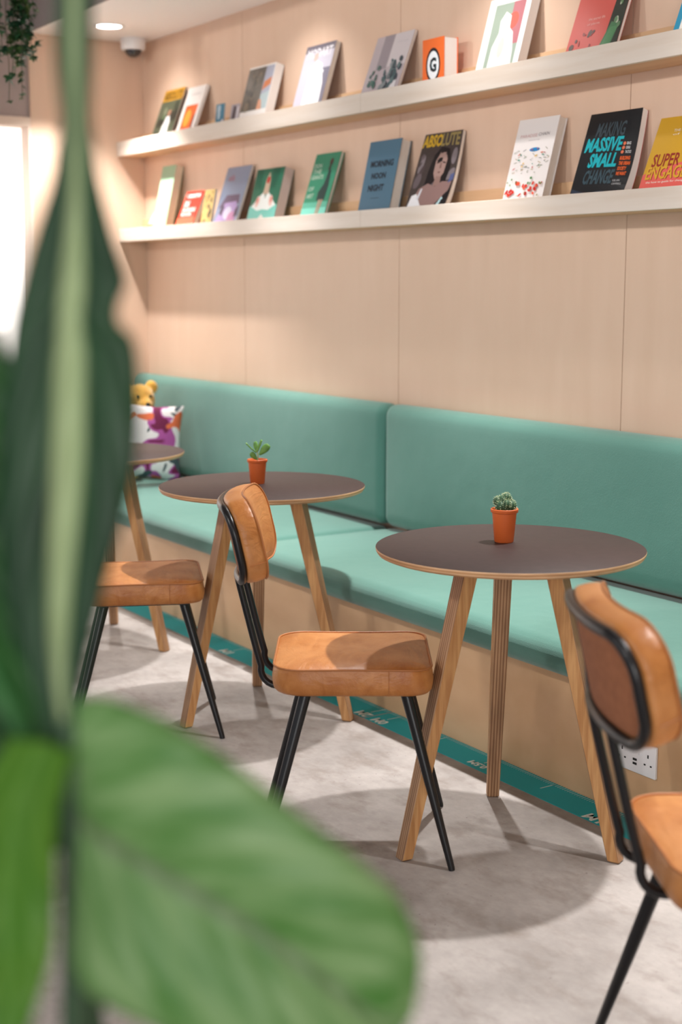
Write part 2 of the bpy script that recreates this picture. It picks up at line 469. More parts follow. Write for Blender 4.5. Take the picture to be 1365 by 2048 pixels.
# ------------------------------------------------------------ measuring tape on the floor
def tape(x0, x1, marks, zero, label):
    t = newbm()
    box(t, x0, x1, 2.460, 2.574, 0.0, 0.0012, 0)
    z = 0.0015
    def quad(a, b, c, d, mi=1):
        f = t.faces.new([t.verts.new((a, c, z)), t.verts.new((b, c, z)), t.verts.new((b, d, z)), t.verts.new((a, d, z))]); f.material_index = mi
    n = 0
    x = zero - 2.2
    while x < x1:
        if x > x0 + 0.004: quad(x, x + 0.0016, 2.556, 2.572)
        x += 0.01
    for txt, mx in marks:
        quad(mx - 0.0015, mx + 0.0015, 2.512, 2.572)
        if txt:
            big = txt[0] in '012' and len(txt) == 2
            w, h = (0.062, 0.040) if big else (0.074, 0.028)
            put_text(t, txt, lambda x, y, mx=mx, w=w, h=h: (mx + w / 2 - x, 2.503 - y, z), w, h, 1, 0.035)
    o = obj('floor_tape', t, [m_teal, m_tapewhite], keepn=True)
    return tag(o, label, 'tape', 'teal measuring tapes along the bench')
tape(-5.76, -3.705, [('1M', -4.68), (None, -4.18), ('1.5M', -4.18), (None, -4.93), (None, -4.43), (None, -3.93), ('2M', -3.735)], -3.74, 'teal printed measuring tape on the floor ending at the 2m mark')
tape(-3.695, -1.58, [('0M', -3.64), (None, -3.39), ('0.5M', -3.14), (None, -2.89), ('1M', -2.64), (None, -2.39), ('1.5M', -2.14), (None, -1.89)], -3.64, 'teal printed measuring tape on the floor starting at the 0m mark')

# ------------------------------------------------------------ socket on the bench base
t = thing('wall_socket', 'white double power socket with two USB ports on the plywood bench base', 'socket', (-2.583, BASE_Y, 0.128))
bm = newbm(); box(bm, -0.073, 0.073, -0.010, 0.0, 0, 0.086, 0, 0.003, 3); obj('face_plate', bm, m_plastic, t, smooth=True)
for s in (-1, 1):
    bm = newbm(); box(bm, s * 0.012 - 0.0055, s * 0.012 + 0.0055, -0.0135, -0.0098, 0.053, 0.073, 0, 0.001, 2); obj('rocker_switch', bm, m_plastic, t)
    bm = newbm()
    cx = s * 0.047
    box(bm, cx - 0.002, cx + 0.002, -0.0108, -0.009, 0.051, 0.060)
    for q in (-1, 1): box(bm, cx + q * 0.011 - 0.003, cx + q * 0.011 + 0.003, -0.0108, -0.009, 0.030, 0.034)
    obj('socket_slots', bm, m_dark, t)
for k in range(2):
    bm = newbm(); box(bm, -0.007, 0.007, -0.0108, -0.009, 0.022 + k * 0.011, 0.028 + k * 0.011); obj('usb_port', bm, m_dark, t)

# ------------------------------------------------------------ tables
def make_table(angles, loc, label):
    t = thing('round_table', label, 'table', loc, 0, 'round cafe tables with brown tops')
    bm = newbm()
    lathe(bm, [(0, 0.7315), (0.318, 0.7315), (0.3245, 0.734), (0.329, 0.741), (0.330, 0.7465)], 96, 1)
    lathe(bm, [(0.330, 0.7465), (0.3295, 0.7485), (0.3275, 0.7495), (0.0, 0.7500)], 96, lambda i: 1 if i < 1 else 0)
    bmesh.ops.remove_doubles(bm, verts=bm.verts, dist=1e-5)
    obj('tabletop', bm, [m_lam, m_plyedge], t, smooth=True)
    for a in angles:
        a = math.radians(a)
        P0 = Vector((0.297 * math.cos(a), 0.297 * math.sin(a), 0.0))
        P1 = Vector((0.118 * math.cos(a), 0.118 * math.sin(a), 0.7315))
        er = Vector((math.cos(a), math.sin(a), 0)); et = Vector((-math.sin(a), math.cos(a), 0))
        # leg frame: X radial, Y tangential, Z up, cut level at floor and top
        bm = newbm()
        wr0, wt0, wr1, wt1 = 0.0155, 0.0165, 0.0215, 0.0225
        sl = (0.118 - 0.297) / 0.7315
        def vv(x, y, z): return bm.verts.new((x + 0.297 + sl * z, y, z))
        ch = 0.004
        rows = []
        for z, wr, wt in ((0.0, wr0 - ch, wt0 - ch), (0.004, wr0, wt0), (0.7315, wr1, wt1)):
            ring = []
            c = 0.002
            for sx, sy in ((1, 1), (-1, 1), (-1, -1), (1, -1)):
                p = [(sx * wr, sy * (wt - c)), (sx * (wr - c), sy * wt)]
                if sx * sy < 0: p.reverse()
                for q in p: ring.append(vv(q[0], q[1], z))
            rows.append(ring)
        for i in range(2):
            for k in range(8):
                f = bm.faces.new((rows[i][k], rows[i][(k + 1) % 8], rows[i + 1][(k + 1) % 8], rows[i + 1][k]))
        bm.faces.new(rows[0]); bm.faces.new(rows[2])
        bmesh.ops.recalc_face_normals(bm, faces=bm.faces)
        for f in bm.faces:
            f.material_index = 0 if abs(f.normal.y) > 0.8 else 1
        obj('leg', bm, [m_oak, m_plyleg], t, rot=(0, 0, a))
    return t
T1 = make_table((-94.3, 25.8, 147.1), (-2.671, 2.206, 0), 'nearest round brown table with the cactus on it')
T2 = make_table((-86, 36, 155), (-3.945, 2.23, 0), 'middle round brown table with the leafy succulent on it')
T3 = make_table((28, 148, 268), (-5.08, 2.15, 0), 'far round brown table in front of the patterned pillow')

# ------------------------------------------------------------ chairs
def ring_pad(bm, outline, prof, to3, mi=0):
    """prof: list of (inset, h); insets move the outline inward; closed by fans with domes"""
    n = len(outline)
    def norm(i):
        a, b = outline[(i - 1) % n], outline[(i + 1) % n]
        dx, dy = b[0] - a[0], b[1] - a[1]; l = math.hypot(dx, dy) or 1
        return (-dy / l, dx / l)
    rings = []
    for ins, h, sc in prof:
        ring = []
        for i, p in enumerate(outline):
            nx, ny = norm(i)
            x = (p[0] + nx * ins) * sc; y = (p[1] + ny * ins) * sc
            ring.append(bm.verts.new(to3(x, y, h)))
        rings.append(ring)
    for i in range(len(rings) - 1):
        for k in range(n):
            f = bm.faces.new((rings[i][k], rings[i][(k + 1) % n], rings[i + 1][(k + 1) % n], rings[i + 1][k])); f.material_index = mi
    for ring, h in ((rings[0], prof[0][1]), (rings[-1], prof[-1][1])):
        c = bm.verts.new(to3(0, 0, h))
        for k in range(n): bm.faces.new((ring[k], ring[(k + 1) % n], c)).material_index = mi

def make_chair(label):
    t = thing('dining_chair', label, 'chair', (0, 0, 0), 0, 'tan leather cafe chairs')
    # seat: x is the sitter's right, y forward
    ol = rrect(0.200, 0.190, 0.075, 8, 0.060)
    def s3(x, y, h):
        return Vector((x, y, h + 0.004 * math.sin(9 * x) * math.cos(7 * y) * (1 if h > .48 else 0)))
    bm = newbm()
    ring_pad(bm, ol, [(0.02, 0.423, 1), (0.006, 0.4245, 1), (0.0, 0.431, 1), (-0.003, 0.445, 1), (-0.0035, 0.460, 1), (-0.001, 0.475, 1),
                      (0.001, 0.4835, 1), (0.004, 0.4845, 1), (0.010, 0.4865, 1), (0.022, 0.4895, 1), (0.022, 0.4925, 0.8), (0.022, 0.494, 0.5), (0.022, 0.4945, 0.2)], s3)
    seat = obj('seat', bm, m_leather, t, smooth=60)
    bm = newbm()
    tube(bm, [s3(x * 0.996, y * 0.996, 0.4855) for x, y in ol], 0.0028, 8, True)
    obj('piping', bm, m_piping, seat, smooth=True)
    for sx in (1, -1):
        bm = newbm(); tube(bm, [s3(sx * 0.2032, 0.085, z) for z in (0.427, 0.445, 0.465, 0.484)], 0.0011, 6)
        obj('seam', bm, m_piping, seat, smooth=True)
    # backrest pad: outline in x / height, curved in plan
    HW, HH, TH = 0.205, 0.0955, 0.048
    ol2 = rrect(HW, HH, 0.062, 8, 0.070)
    zc = 0.782
    def lean(z): return -0.272 - 0.225 * (z - 0.69)
    def b3(x, y, h):
        z = zc + y
        cy = 0.040 * (abs(x) / HW) ** 2.2
        nx = 2.2 * 0.040 * (abs(x) / HW) ** 1.2 / HW * (1 if x > 0 else -1)
        l = math.hypot(nx, 1)
        return Vector((x - nx / l * h, lean(z) + cy + h / l, z + 0.2 * h))
    bm = newbm()
    grid = [(0.02, 0.0, 1), (0.003, 0.0, 1), (0.0, 0.004, 1), (-0.001, 0.012, 1), (-0.002, 0.024, 1), (-0.001, 0.038, 1), (0.001, 0.046, 1), (0.004, 0.0475, 1),
            (0.012, 0.050, 1), (0.025, 0.053, 1), (0.025, 0.056, 0.75), (0.025, 0.0575, 0.45), (0.025, 0.058, 0.2)]
    # extra inner rings at the back keep the curve
    grid = [(0.02, 0.0, 0.2), (0.02, 0.0, 0.45), (0.02, 0.0, 0.75)] + grid
    ring_pad(bm, ol2, grid, b3)
    pad = obj('backrest', bm, m_leather, t, smooth=60)
    for h in (0.047,):
        bm = newbm(); tube(bm, [b3(x * 0.997, y * 0.994, h) for x, y in ol2], 0.0026, 8, True)
        obj('piping', bm, m_piping, pad, smooth=True)
    for sx in (1, -1):
        bm = newbm(); tube(bm, [b3(sx * (HW + 0.0015), -0.045, h) for h in (0.004, 0.018, 0.032, 0.045)], 0.0010, 6)
        obj('seam', bm, m_piping, pad, smooth=True)
    # brown backing panel in the frame loop
    bm = newbm()
    ring_pad(bm, rrect(HW - 0.022, HH - 0.018, 0.05, 8), [(0.0, -0.006, s) for s in (0.25, 0.5, 0.75, 1.0)] + [(0.0, 0.002, 1.0)], b3)
    obj('back_panel', bm, m_backing, t, smooth=60, label='flat brown backing of the leather backrest')
    bm = newbm()
    tube(bm, [b3(x, y - 0.003, -0.009) for x, y in rrect(HW - 0.013, HH - 0.008, 0.060, 8)], 0.0095, 12, True)
    obj('back_frame', bm, m_black, t, smooth=True)
    for sx in (1, -1):
        x = 0.07 * sx
        pts = [(x, -0.279, 0.691), (x, -0.272, 0.66), (x, -0.243, 0.54), (x, -0.226, 0.475)]
        for k in range(7):
            a = math.radians(168 + 100 * k / 6)
            pts.append((x, -0.182 + 0.042 * math.cos(a), 0.457 + 0.042 * math.sin(a)))
        pts += [(x, -0.15, 0.4145), (x, 0.10, 0.4145)]
        bm = newbm(); tube(bm, pts, 0.0085, 12)
        obj('back_post', bm, m_black, t, smooth=True)
    # under-seat frame and legs
    bm = newbm()
    for y in (-0.115, 0.13): box(bm, -0.150, 0.150, y - 0.014, y + 0.014, 0.410, 0.4235, 0, 0.002, 1)
    for x in (-0.135, 0.135): box(bm, x - 0.012, x + 0.012, -0.13, 0.145, 0.411, 0.4235, 0, 0.002, 1)
    obj('seat_frame', bm, m_black, t)
    for sx in (1, -1):
        for ty, fy in ((-0.112, -0.222), (0.128, 0.238)):
            bm = newbm()
            tube(bm, [(sx * 0.132, ty, 0.418), (sx * (0.132 + 0.081 * 0.5), (ty + fy) / 2, 0.21), (sx * 0.2115, fy - 0.001, 0.006), (sx * 0.213, fy, 0.0)],
                 [0.0145, 0.0120, 0.0082, 0.0075], 16)
            obj('leg', bm, m_black, t, smooth=True)
    return t
CH = make_chair('tan leather chair in the middle, seen side on before the nearest table')
CH.location = (-2.884, 1.884, 0); CH.rotation_euler = (0, 0, math.radians(57.0 - 90))
c2 = copy_tree(CH); c2['label'] = 'far tan leather chair, its back hidden behind the upright green leaf'
c2.location = (-4.052, 1.847, 0); c2.rotation_euler = (0, 0, math.radians(66 - 90))
c3 = copy_tree(CH); c3['label'] = 'closest tan leather chair, cut off by the right edge of the photo'
c3.location = (-1.513, 1.803, 0); c3.rotation_euler = (0, 0, math.radians(60 - 90))

# ------------------------------------------------------------ pots
def pot_parts(t, h, rt, rb):
    bm = newbm()
    lathe(bm, [(0, 0.0), (rb - 0.002, 0.0), (rb, 0.002), (rt - 0.004, h - 0.010), (rt - 0.001, h - 0.009), (rt, h - 0.007), (rt, h - 0.001), (rt - 0.001, h),
               (rt - 0.003, h), (rt - 0.005, h - 0.004), (rt - 0.006, h - 0.014), (0, h - 0.014)], 48)
    obj('pot', bm, m_pot, t, smooth=True)
    bm = newbm(); lathe(bm, [(0, h - 0.009), (rt - 0.008, h - 0.0095), (rt - 0.0055, h - 0.0135)], 24)
    obj('soil', bm, m_soil, t, smooth=True)
t = thing('potted_cactus', 'small bumpy green cactus in an orange pot on the nearest table', 'cactus', (-2.726, 2.232, 0.75))
pot_parts(t, 0.084, 0.0345, 0.024)
m_cactus = noisy('cactus_skin', rgb(52, 92, 60), rgb(30, 64, 40), ns=80, rough=0.6)
m_spine = flat('cactus_spines', rgb(206, 216, 176), 0.6)
bm = newbm(); bs = newbm()
rr = random.Random(3)
for cx, cy, cz, r in ((0, 0, 0.100, 0.0165), (-0.016, 0.002, 0.091, 0.012), (0.012, 0.010, 0.092, 0.012), (0.003, -0.013, 0.090, 0.013),
                      (-0.009, 0.014, 0.097, 0.011), (-0.012, -0.012, 0.101, 0.010), (0.006, 0.001, 0.112, 0.0095), (0.016, -0.006, 0.098, 0.009), (-0.004, 0.004, 0.080, 0.018)):
    nu, nv = 36, 14
    rows = []
    for j in range(1, nv):
        th = PI * j / nv
        row = []
        for i in range(nu):
            ph = 2 * PI * i / nu
            k = r * (1 + 0.16 * abs(math.cos(4 * ph)) * math.sin(th))
            row.append(bm.verts.new((cx + k * math.sin(th) * math.cos(ph), cy + k * math.sin(th) * math.sin(ph), cz + 1.1 * k * math.cos(th))))
        rows.append(row)
    tp = bm.verts.new((cx, cy, cz + 1.1 * r)); bt = bm.verts.new((cx, cy, cz - 1.1 * r))
    for i in range(nu):
        bm.faces.new((tp, rows[0][i], rows[0][(i + 1) % nu])); bm.faces.new((bt, rows[-1][(i + 1) % nu], rows[-1][i]))
        for j in range(nv - 2): bm.faces.new((rows[j][i], rows[j + 1][i], rows[j + 1][(i + 1) % nu], rows[j][(i + 1) % nu]))
    for j in range(1, 7):
        th = PI * j / 9
        for i in range(8):
            ph = 2 * PI * i / 8
            d = Vector((math.sin(th) * math.cos(ph), math.sin(th) * math.sin(ph), 1.1 * math.cos(th)))
            p = Vector((cx, cy, cz)) + d * r * 1.14
            for q in range(3):
                dd = (d + Vector([rr.uniform(-.7, .7) for _ in range(3)])).normalized()
                tube(bs, [p, p + dd * 0.0035], [0.00045, 0.0001], 4)
ca = obj('cactus', bm, m_cactus, t, smooth='all')
o = obj('spines', bs, m_spine, ca); o['kind'] = 'stuff'

t = thing('potted_succulent', 'small leafy succulent in an orange pot on the middle table', 'plant', (-3.975, 2.230, 0.75))
pot_parts(t, 0.079, 0.033, 0.023)
m_succ = noisy('succulent_leaf', rgb(110, 156, 62), rgb(84, 132, 52), ns=60, rough=0.5)
m_succ2 = flat('succulent_stem', rgb(150, 168, 120), 0.6)
# local axes of the view: right R and up
Rv = Vector((0.54, 0.842, 0)); Fv = Vector((-0.842, 0.54, 0)); Z = Vector((0, 0, 1))
bm = newbm()
tube(bm, [Vector((0, 0, 0.068)), Rv * 0.002 + Z * 0.09, Rv * -0.001 + Z * 0.105, Rv * 0.002 + Z * 0.115], [0.003, 0.0026, 0.002, 0.0015], 8)
obj('stem', bm, m_succ2, t, smooth=True)
def paddle(base, tip, width, nrm, thick=0.0022):
    bm = newbm(); base = Vector(base); tip = Vector(tip); ax = tip - base; L_ = ax.length; ax.normalize()
    side = ax.cross(nrm).normalized(); nn = side.cross(ax)
    rows = []
    for i in range(1, 12):
        u = i / 12
        w = width / 2 * (0.12 + 0.88 * math.sin(PI * min(1, u ** 1.5 * 1.0 + 0.0)) ** 0.7) if u < 0.98 else 0.001
        w = max(w, 0.0012)
        ring = []
        for k in range(10):
            a = 2 * PI * k / 10
            ring.append(bm.verts.new(base + ax * L_ * u + side * w * math.cos(a) + nn * (thick * math.sin(a) + 0.12 * L_ * u * u)))
        rows.append(ring)
    for i in range(10):
        for k in range(10): bm.faces.new((rows[i][k], rows[i][(k + 1) % 10], rows[i + 1][(k + 1) % 10], rows[i + 1][k]))
    bm.faces.new(rows[0]); bm.faces.new(rows[-1])
    return bm
for b_, tp, w, n in (
        (Z * 0.090 + Rv * 0.004, Rv * 0.040 + Z * 0.128, 0.024, Fv),
        (Z * 0.098, Rv * -0.010 + Z * 0.138 + Fv * 0.008, 0.017, Fv + Rv * .4),
        (Z * 0.100, Rv * 0.012 + Z * 0.146 - Fv * 0.006, 0.012, Fv + Rv * 1.2),
        (Z * 0.098, Rv * -0.042 + Z * 0.130 - Fv * 0.01, 0.013, Z),
        (Z * 0.076, Rv * -0.022 + Z * 0.102 - Fv * 0.006, 0.018, Fv)):
    obj('leaf', paddle(b_, tp, w, n), m_succ, t, smooth='all')

# ------------------------------------------------------------ books
COLM = {}
def cm(c, rough=0.35):
    k = (c, rough)
    if k not in COLM: COLM[k] = flat('ink_%d_%d_%d_%d' % (c[0], c[1], c[2], int(rough * 100)), rgb(*c), rough)
    return COLM[k]
YB = 3.085
def book(name, x, w, h, th, zb, cover, label, cat, group, art=(), kind='paper', back=None, sag=0.0, tilt=None, pages=m_paper, front_y=YB, rz=0.0):
    """stands on the ledge, front face towards the room, leaning back until it meets the wall"""
    if tilt is None:
        lo, hi = 0.0, 0.9
        for _ in range(40):
            a = (lo + hi) / 2
            if front_y + h * math.sin(a) + th * math.cos(a) > WY - 0.002: hi = a
            else: lo = a
        tilt = lo
    t = thing(name, label, cat, (x, front_y, zb + (th + 0.56 * sag) * math.sin(tilt)), 0, group, rot=(-tilt, 0, rz))
    # the root sits on the front bottom edge; lowest point is the back bottom edge
    mats = [cm(cover)]; idx = {cover: 0}
    def mi(c):
        if c not in idx: idx[c] = len(mats); mats.append(cm(c))
        return idx[c]
    ct = 0.0025 if kind == 'hard' else 0.0008
    ins = 0.003 if kind == 'hard' else 0.0006
    def bend(v):
        if sag:     # a limp paperback: the fore-edge bulges back at mid height and fans out at the foot
            u = v.x / w + .5; q = min(1, max(0, v.z / h)); d = min(1, max(0, v.y / th))
            v.y += sag * u * u * math.sin(PI * q ** 0.8) + d * 0.55 * sag * u * max(0, 1 - 1.6 * q) ** 1.3
        return v
    def cut(bm):
        if sag:
            for k in range(1, 14): bmesh.ops.bisect_plane(bm, geom=bm.verts[:] + bm.edges[:] + bm.faces[:], plane_co=(0, 0, h * k / 14), plane_no=(0, 0, 1), dist=1e-6)
            for k in range(1, 6): bmesh.ops.bisect_plane(bm, geom=bm.verts[:] + bm.edges[:] + bm.faces[:], plane_co=(w * (k / 6 - .5), 0, 0), plane_no=(1, 0, 0), dist=1e-6)
    bm = newbm()
    box(bm, -w / 2, w / 2, 0, ct, 0, h)                              # front board
    box(bm, -w / 2, w / 2, th - ct, th, 0, h, mi(back) if back else 0)
    box(bm, -w / 2, -w / 2 + ct, ct, th - ct, 0, h)                  # spine
    if cover in ((255, 255, 255),): pass
    layer = [0]
    def poly(pts, c):
        layer[0] += 1
        y = -0.00015 - 0.00006 * layer[0]
        f = bm.faces.new([bm.verts.new(((p[0] - .5) * w, y, p[1] * h)) for p in pts]); f.material_index = mi(c)
    for a in art:
        if a[0] == 'p': poly(a[2], a[1])
        elif a[0] == 'r': _, c, x0, z0, x1, z1 = a; poly([(x0, z0), (x1, z0), (x1, z1), (x0, z1)], c)
        elif a[0] == 'e':
            _, c, cx, cz, rx, rz_ = a[:6]; al = a[6] if len(a) > 6 else 0
            poly([(cx + rx * math.cos(q) * math.cos(al) - rz_ * math.sin(q) * math.sin(al), cz + rx * math.cos(q) * math.sin(al) + rz_ * math.sin(q) * math.cos(al)) for q in [2 * PI * k / 20 for k in range(20)]], c)
        elif a[0] == 't':
            _, c, s, x0, z0, tw, tht = a[:7]; bold = a[7] if len(a) > 7 else 0.015; sh = a[8] if len(a) > 8 else 0.0
            layer[0] += 1; y = -0.0003 - 0.00006 * layer[0]
            put_text(bm, s, lambda px, pz, x0=x0, z0=z0, y=y: ((x0 - .5) * w + px, y, z0 * h + pz), tw * w, tht * h, mi(c), bold, sh)
    cut(bm)
    for v in bm.verts: bend(v.co)
    obj('cover', bm, mats, t, keepn=True)
    bm = newbm(); box(bm, -w / 2 + ct, w / 2 - ins, ct, th - ct, ins, h - ins); cut(bm)
    for v in bm.verts: bend(v.co)
    obj('pages', bm, pages, t)
    return t
ZU, ZL = 2.0405, 1.6165
GU, GL = 'books and magazines on the upper ledge', 'books and magazines on the lower ledge'
def blobs(seed, n, cols, box_, r, z=(0.5, 1.4), al=True):
    q = random.Random(seed); out = []
    for _ in range(n):
        c = q.choice(cols); rx = q.uniform(*r)
        out.append(('e', c, q.uniform(box_[0], box_[2]), q.uniform(box_[1], box_[3]), rx, rx * q.uniform(*z), q.uniform(0, 3) if al else 0))
    return out
# keep blob art inside the cover
def clampart(a):
    out = []
    for s in a:
        if s[0] == 'e':
            s = list(s); m = max(s[4], s[5]); s[2] = min(max(s[2], m), 1 - m); s[3] = min(max(s[3], m), 1 - m); s = tuple(s)
        out.append(s)
    return out

# ---- upper ledge
book('magazine', -6.463, 0.218, 0.298, 0.006, ZU, (84, 92, 72), 'dark magazine with a figure in white, first on the upper ledge', 'magazine', GU,
     art=[('r', (206, 150, 40), 0.0, 0.80, 1.0, 1.0), ('t', (90, 66, 20), 'ABSOLUTE', 0.05, 0.82, 0.9, 0.14, 0.03)] + clampart(blobs(1, 16, [(58, 66, 52), (120, 128, 104), (96, 120, 84), (44, 48, 42)], (0.05, 0.05, 0.95, 0.72), (0.05, 0.14)))
     + [('p', (240, 238, 236), [(0.40, 0.08), (0.72, 0.06), (0.74, 0.40), (0.66, 0.52), (0.50, 0.52), (0.42, 0.36)]), ('e', (176, 128, 104), 0.58, 0.58, 0.07, 0.055),
        ('p', (236, 236, 238), [(0.0, 0.0), (0.92, 0.0), (0.7, 0.08), (0.35, 0.16), (0.12, 0.10)])])
book('book', -6.208, 0.184, 0.277, 0.016, ZU, (238, 232, 228), 'white book with an orange picture on its cover', 'book', GU,
     art=[('r', (232, 104, 44), 0.18, 0.02, 0.86, 0.66), ('e', (246, 168, 60), 0.45, 0.42, 0.18, 0.16), ('e', (238, 82, 60), 0.42, 0.16, 0.22, 0.11), ('p', (120, 70, 60), [(0.74, 0.12), (0.86, 0.16), (0.86, 0.50), (0.78, 0.44)]),
          ('t', (186, 178, 176), 'IN PRAISE OF', 0.3, 0.84, 0.5, 0.03)], pages=m_paper_w)
book('booklet', -5.838, 0.078, 0.141, 0.004, ZU, (74, 134, 160), 'tiny blue booklet on the upper ledge', 'booklet', GU, tilt=0.10, front_y=3.09,
     art=clampart(blobs(5, 8, [(220, 214, 220), (40, 82, 120), (180, 200, 212)], (0.1, 0.1, 0.9, 0.9), (0.1, 0.22))))
book('booklet', -5.721, 0.078, 0.130, 0.004, ZU, (178, 168, 176), 'tiny grey booklet on the upper ledge', 'booklet', GU, tilt=0.18, front_y=3.095,
     art=[('p', (90, 80, 86), [(0.05, 0.02), (0.5, 0.02), (0.66, 0.9), (0.3, 0.98)]), ('r', (214, 206, 212), 0.7, 0.2, 0.96, 0.9)])
book('book', -5.548, 0.232, 0.277, 0.038, ZU, (240, 234, 230), 'thick white book with a dark painting across the top of its cover', 'book', GU, pages=m_paper_w,
     art=[('r', (96, 88, 80), 0.0, 0.28, 0.66, 0.97), ('r', (168, 172, 190), 0.66, 0.28, 0.97, 0.97), ('p', (206, 120, 70), [(0.66, 0.58), (0.95, 0.66), (0.95, 0.78), (0.7, 0.72)]),
          ('p', (178, 196, 200), [(0.66, 0.28), (0.97, 0.28), (0.97, 0.56), (0.66, 0.52)]), ('p', (214, 152, 120), [(0.6, 0.28), (0.8, 0.28), (0.72, 0.44), (0.62, 0.44)])]
     + clampart(blobs(6, 22, [(70, 64, 58), (124, 112, 96), (60, 56, 52), (108, 100, 92)], (0.06, 0.34, 0.58, 0.90), (0.03, 0.09))))
book('magazine', -5.095, 0.224, 0.313, 0.022, ZU, (196, 192, 206), 'pale grey fashion magazine with a white dress on its cover', 'magazine', GU, back=(140, 110, 112),
     art=[('r', (110, 104, 116), 0.0, 0.90, 1.0, 1.0), ('t', (226, 222, 228), 'MODART', 0.08, 0.82, 0.86, 0.13, 0.04), ('r', (120, 116, 132), 0.62, 0.1, 1.0, 0.66),
          ('r', (94, 88, 114), 0.0, 0.0, 0.3, 0.12), ('p', (244, 244, 248), [(0.28, 0.0), (0.92, 0.0), (0.86, 0.45), (0.7, 0.72), (0.5, 0.78), (0.34, 0.70), (0.3, 0.3)]), ('e', (206, 176, 168), 0.42, 0.83, 0.08, 0.06)]
     + clampart(blobs(16, 12, [(230, 230, 236), (214, 212, 224)], (0.36, 0.1, 0.78, 0.66), (0.03, 0.08))))
book('magazine', -4.581, 0.244, 0.288, 0.012, ZU, (184, 172, 178), 'grey interiors magazine showing plants in a room', 'magazine', GU, pages=m_paper,
     art=[('r', (150, 140, 148), 0.22, 0.52, 0.5, 1.0), ('r', (204, 196, 200), 0.5, 0.54, 1.0, 1.0), ('t', (170, 162, 170), 'a short guide', 0.62, 0.86, 0.28, 0.02, 0.0),
          ('p', (86, 84, 104), [(0.0, 0.0), (0.82, 0.0), (0.78, 0.12), (0.3, 0.16), (0.0, 0.10)]), ('r', (112, 96, 102), 0.06, 0.12, 0.34, 0.22), ('r', (104, 66, 80), 0.66, 0.04, 0.92, 0.20),
          ('p', (226, 222, 226), [(0.72, 0.18), (0.92, 0.18), (0.90, 0.36), (0.74, 0.34)])]
     + clampart(blobs(7, 34, [(62, 92, 98), (86, 112, 116), (52, 66, 78), (130, 138, 142)], (0.46, 0.24, 0.90, 0.62), (0.02, 0.06))) + clampart(blobs(8, 14, [(58, 98, 92), (84, 116, 110)], (0.14, 0.30, 0.34, 0.58), (0.02, 0.045))))
book('book', -4.212, 0.126, 0.198, 0.062, ZU, (238, 112, 48), 'chunky orange book with a black ringed G on its cover', 'book', GU, kind='hard', tilt=0.0, front_y=3.088, pages=m_paper_w,
     art=[('e', (28, 26, 34), 0.50, 0.54, 0.335, 0.30), ('e', (240, 244, 248), 0.50, 0.54, 0.27, 0.245), ('t', (24, 110, 124), 'G', 0.36, 0.42, 0.30, 0.25, 0.035), ('t', (26, 26, 34), 'G', 0.34, 0.42, 0.30, 0.25, 0.03), ('r', (190, 90, 40), 0.38, 0.10, 0.62, 0.115)])
book('book', -3.873, 0.222, 0.297, 0.034, ZU, (244, 242, 242), 'thick white book with a pale seated figure in a framed picture', 'book', GU, pages=m_paper_w,
     art=[('r', (150, 164, 150), 0.17, 0.06, 0.88, 0.92), ('r', (176, 112, 118), 0.60, 0.42, 0.88, 0.92), ('e', (228, 100, 88), 0.66, 0.70, 0.13, 0.10),
          ('p', (240, 236, 234), [(0.26, 0.06), (0.84, 0.06), (0.80, 0.34), (0.72, 0.56), (0.62, 0.62), (0.60, 0.76), (0.46, 0.82), (0.36, 0.72), (0.38, 0.58), (0.28, 0.42)]),
          ('e', (120, 160, 200), 0.60, 0.14, 0.08, 0.05), ('e', (224, 160, 90), 0.30, 0.14, 0.07, 0.05), ('e', (206, 196, 190), 0.50, 0.40, 0.08, 0.12)])
book('book', -3.419, 0.230, 0.300, 0.010, ZU, (206, 92, 84), 'red and dark green book with line drawings at the top right', 'book', GU, tilt=0.34, pages=m_paper_w,
     art=[('p', (44, 52, 46), [(0.72, 0.30), (1.0, 0.10), (1.0, 1.0), (0.78, 1.0)]), ('p', (72, 120, 84), [(0.55, 0.0), (0.80, 0.0), (0.94, 0.42), (0.78, 0.46)]), ('p', (206, 92, 84), [(0.74, 0.0), (1.0, 0.0), (1.0, 0.12)]),
          ('t', (236, 190, 180), 'the secret life', 0.30, 0.52, 0.32, 0.03, 0.0), ('t', (236, 190, 180), 'of plants', 0.30, 0.46, 0.24, 0.03, 0.0)]
     + [('p', (100, 158, 108), [(0.60 + k * 0.03, 0.02), (0.612 + k * 0.03, 0.02), (0.80 + k * 0.024, 0.40), (0.79 + k * 0.024, 0.40)]) for k in range(6)]
     + clampart(blobs(9, 12, [(150, 70, 70), (96, 78, 74), (232, 160, 150)], (0.06, 0.06, 0.5, 0.4), (0.02, 0.05), (0.3, 1.0))) + clampart(blobs(19, 8, [(96, 130, 96), (180, 190, 170)], (0.80, 0.4, 0.95, 0.9), (0.015, 0.035), (0.6, 1.4))))
book('book', -2.965, 0.220, 0.280, 0.012, ZU, (40, 150, 190), 'bright blue edged book at the right end of the upper ledge', 'book', GU, pages=m_paper_w,
     art=[('r', (240, 238, 232), 0.10, 0.0, 0.96, 0.90), ('p', (214, 140, 40), [(0.24, 0.42), (0.60, 0.50), (0.66, 0.66), (0.30, 0.60)])])
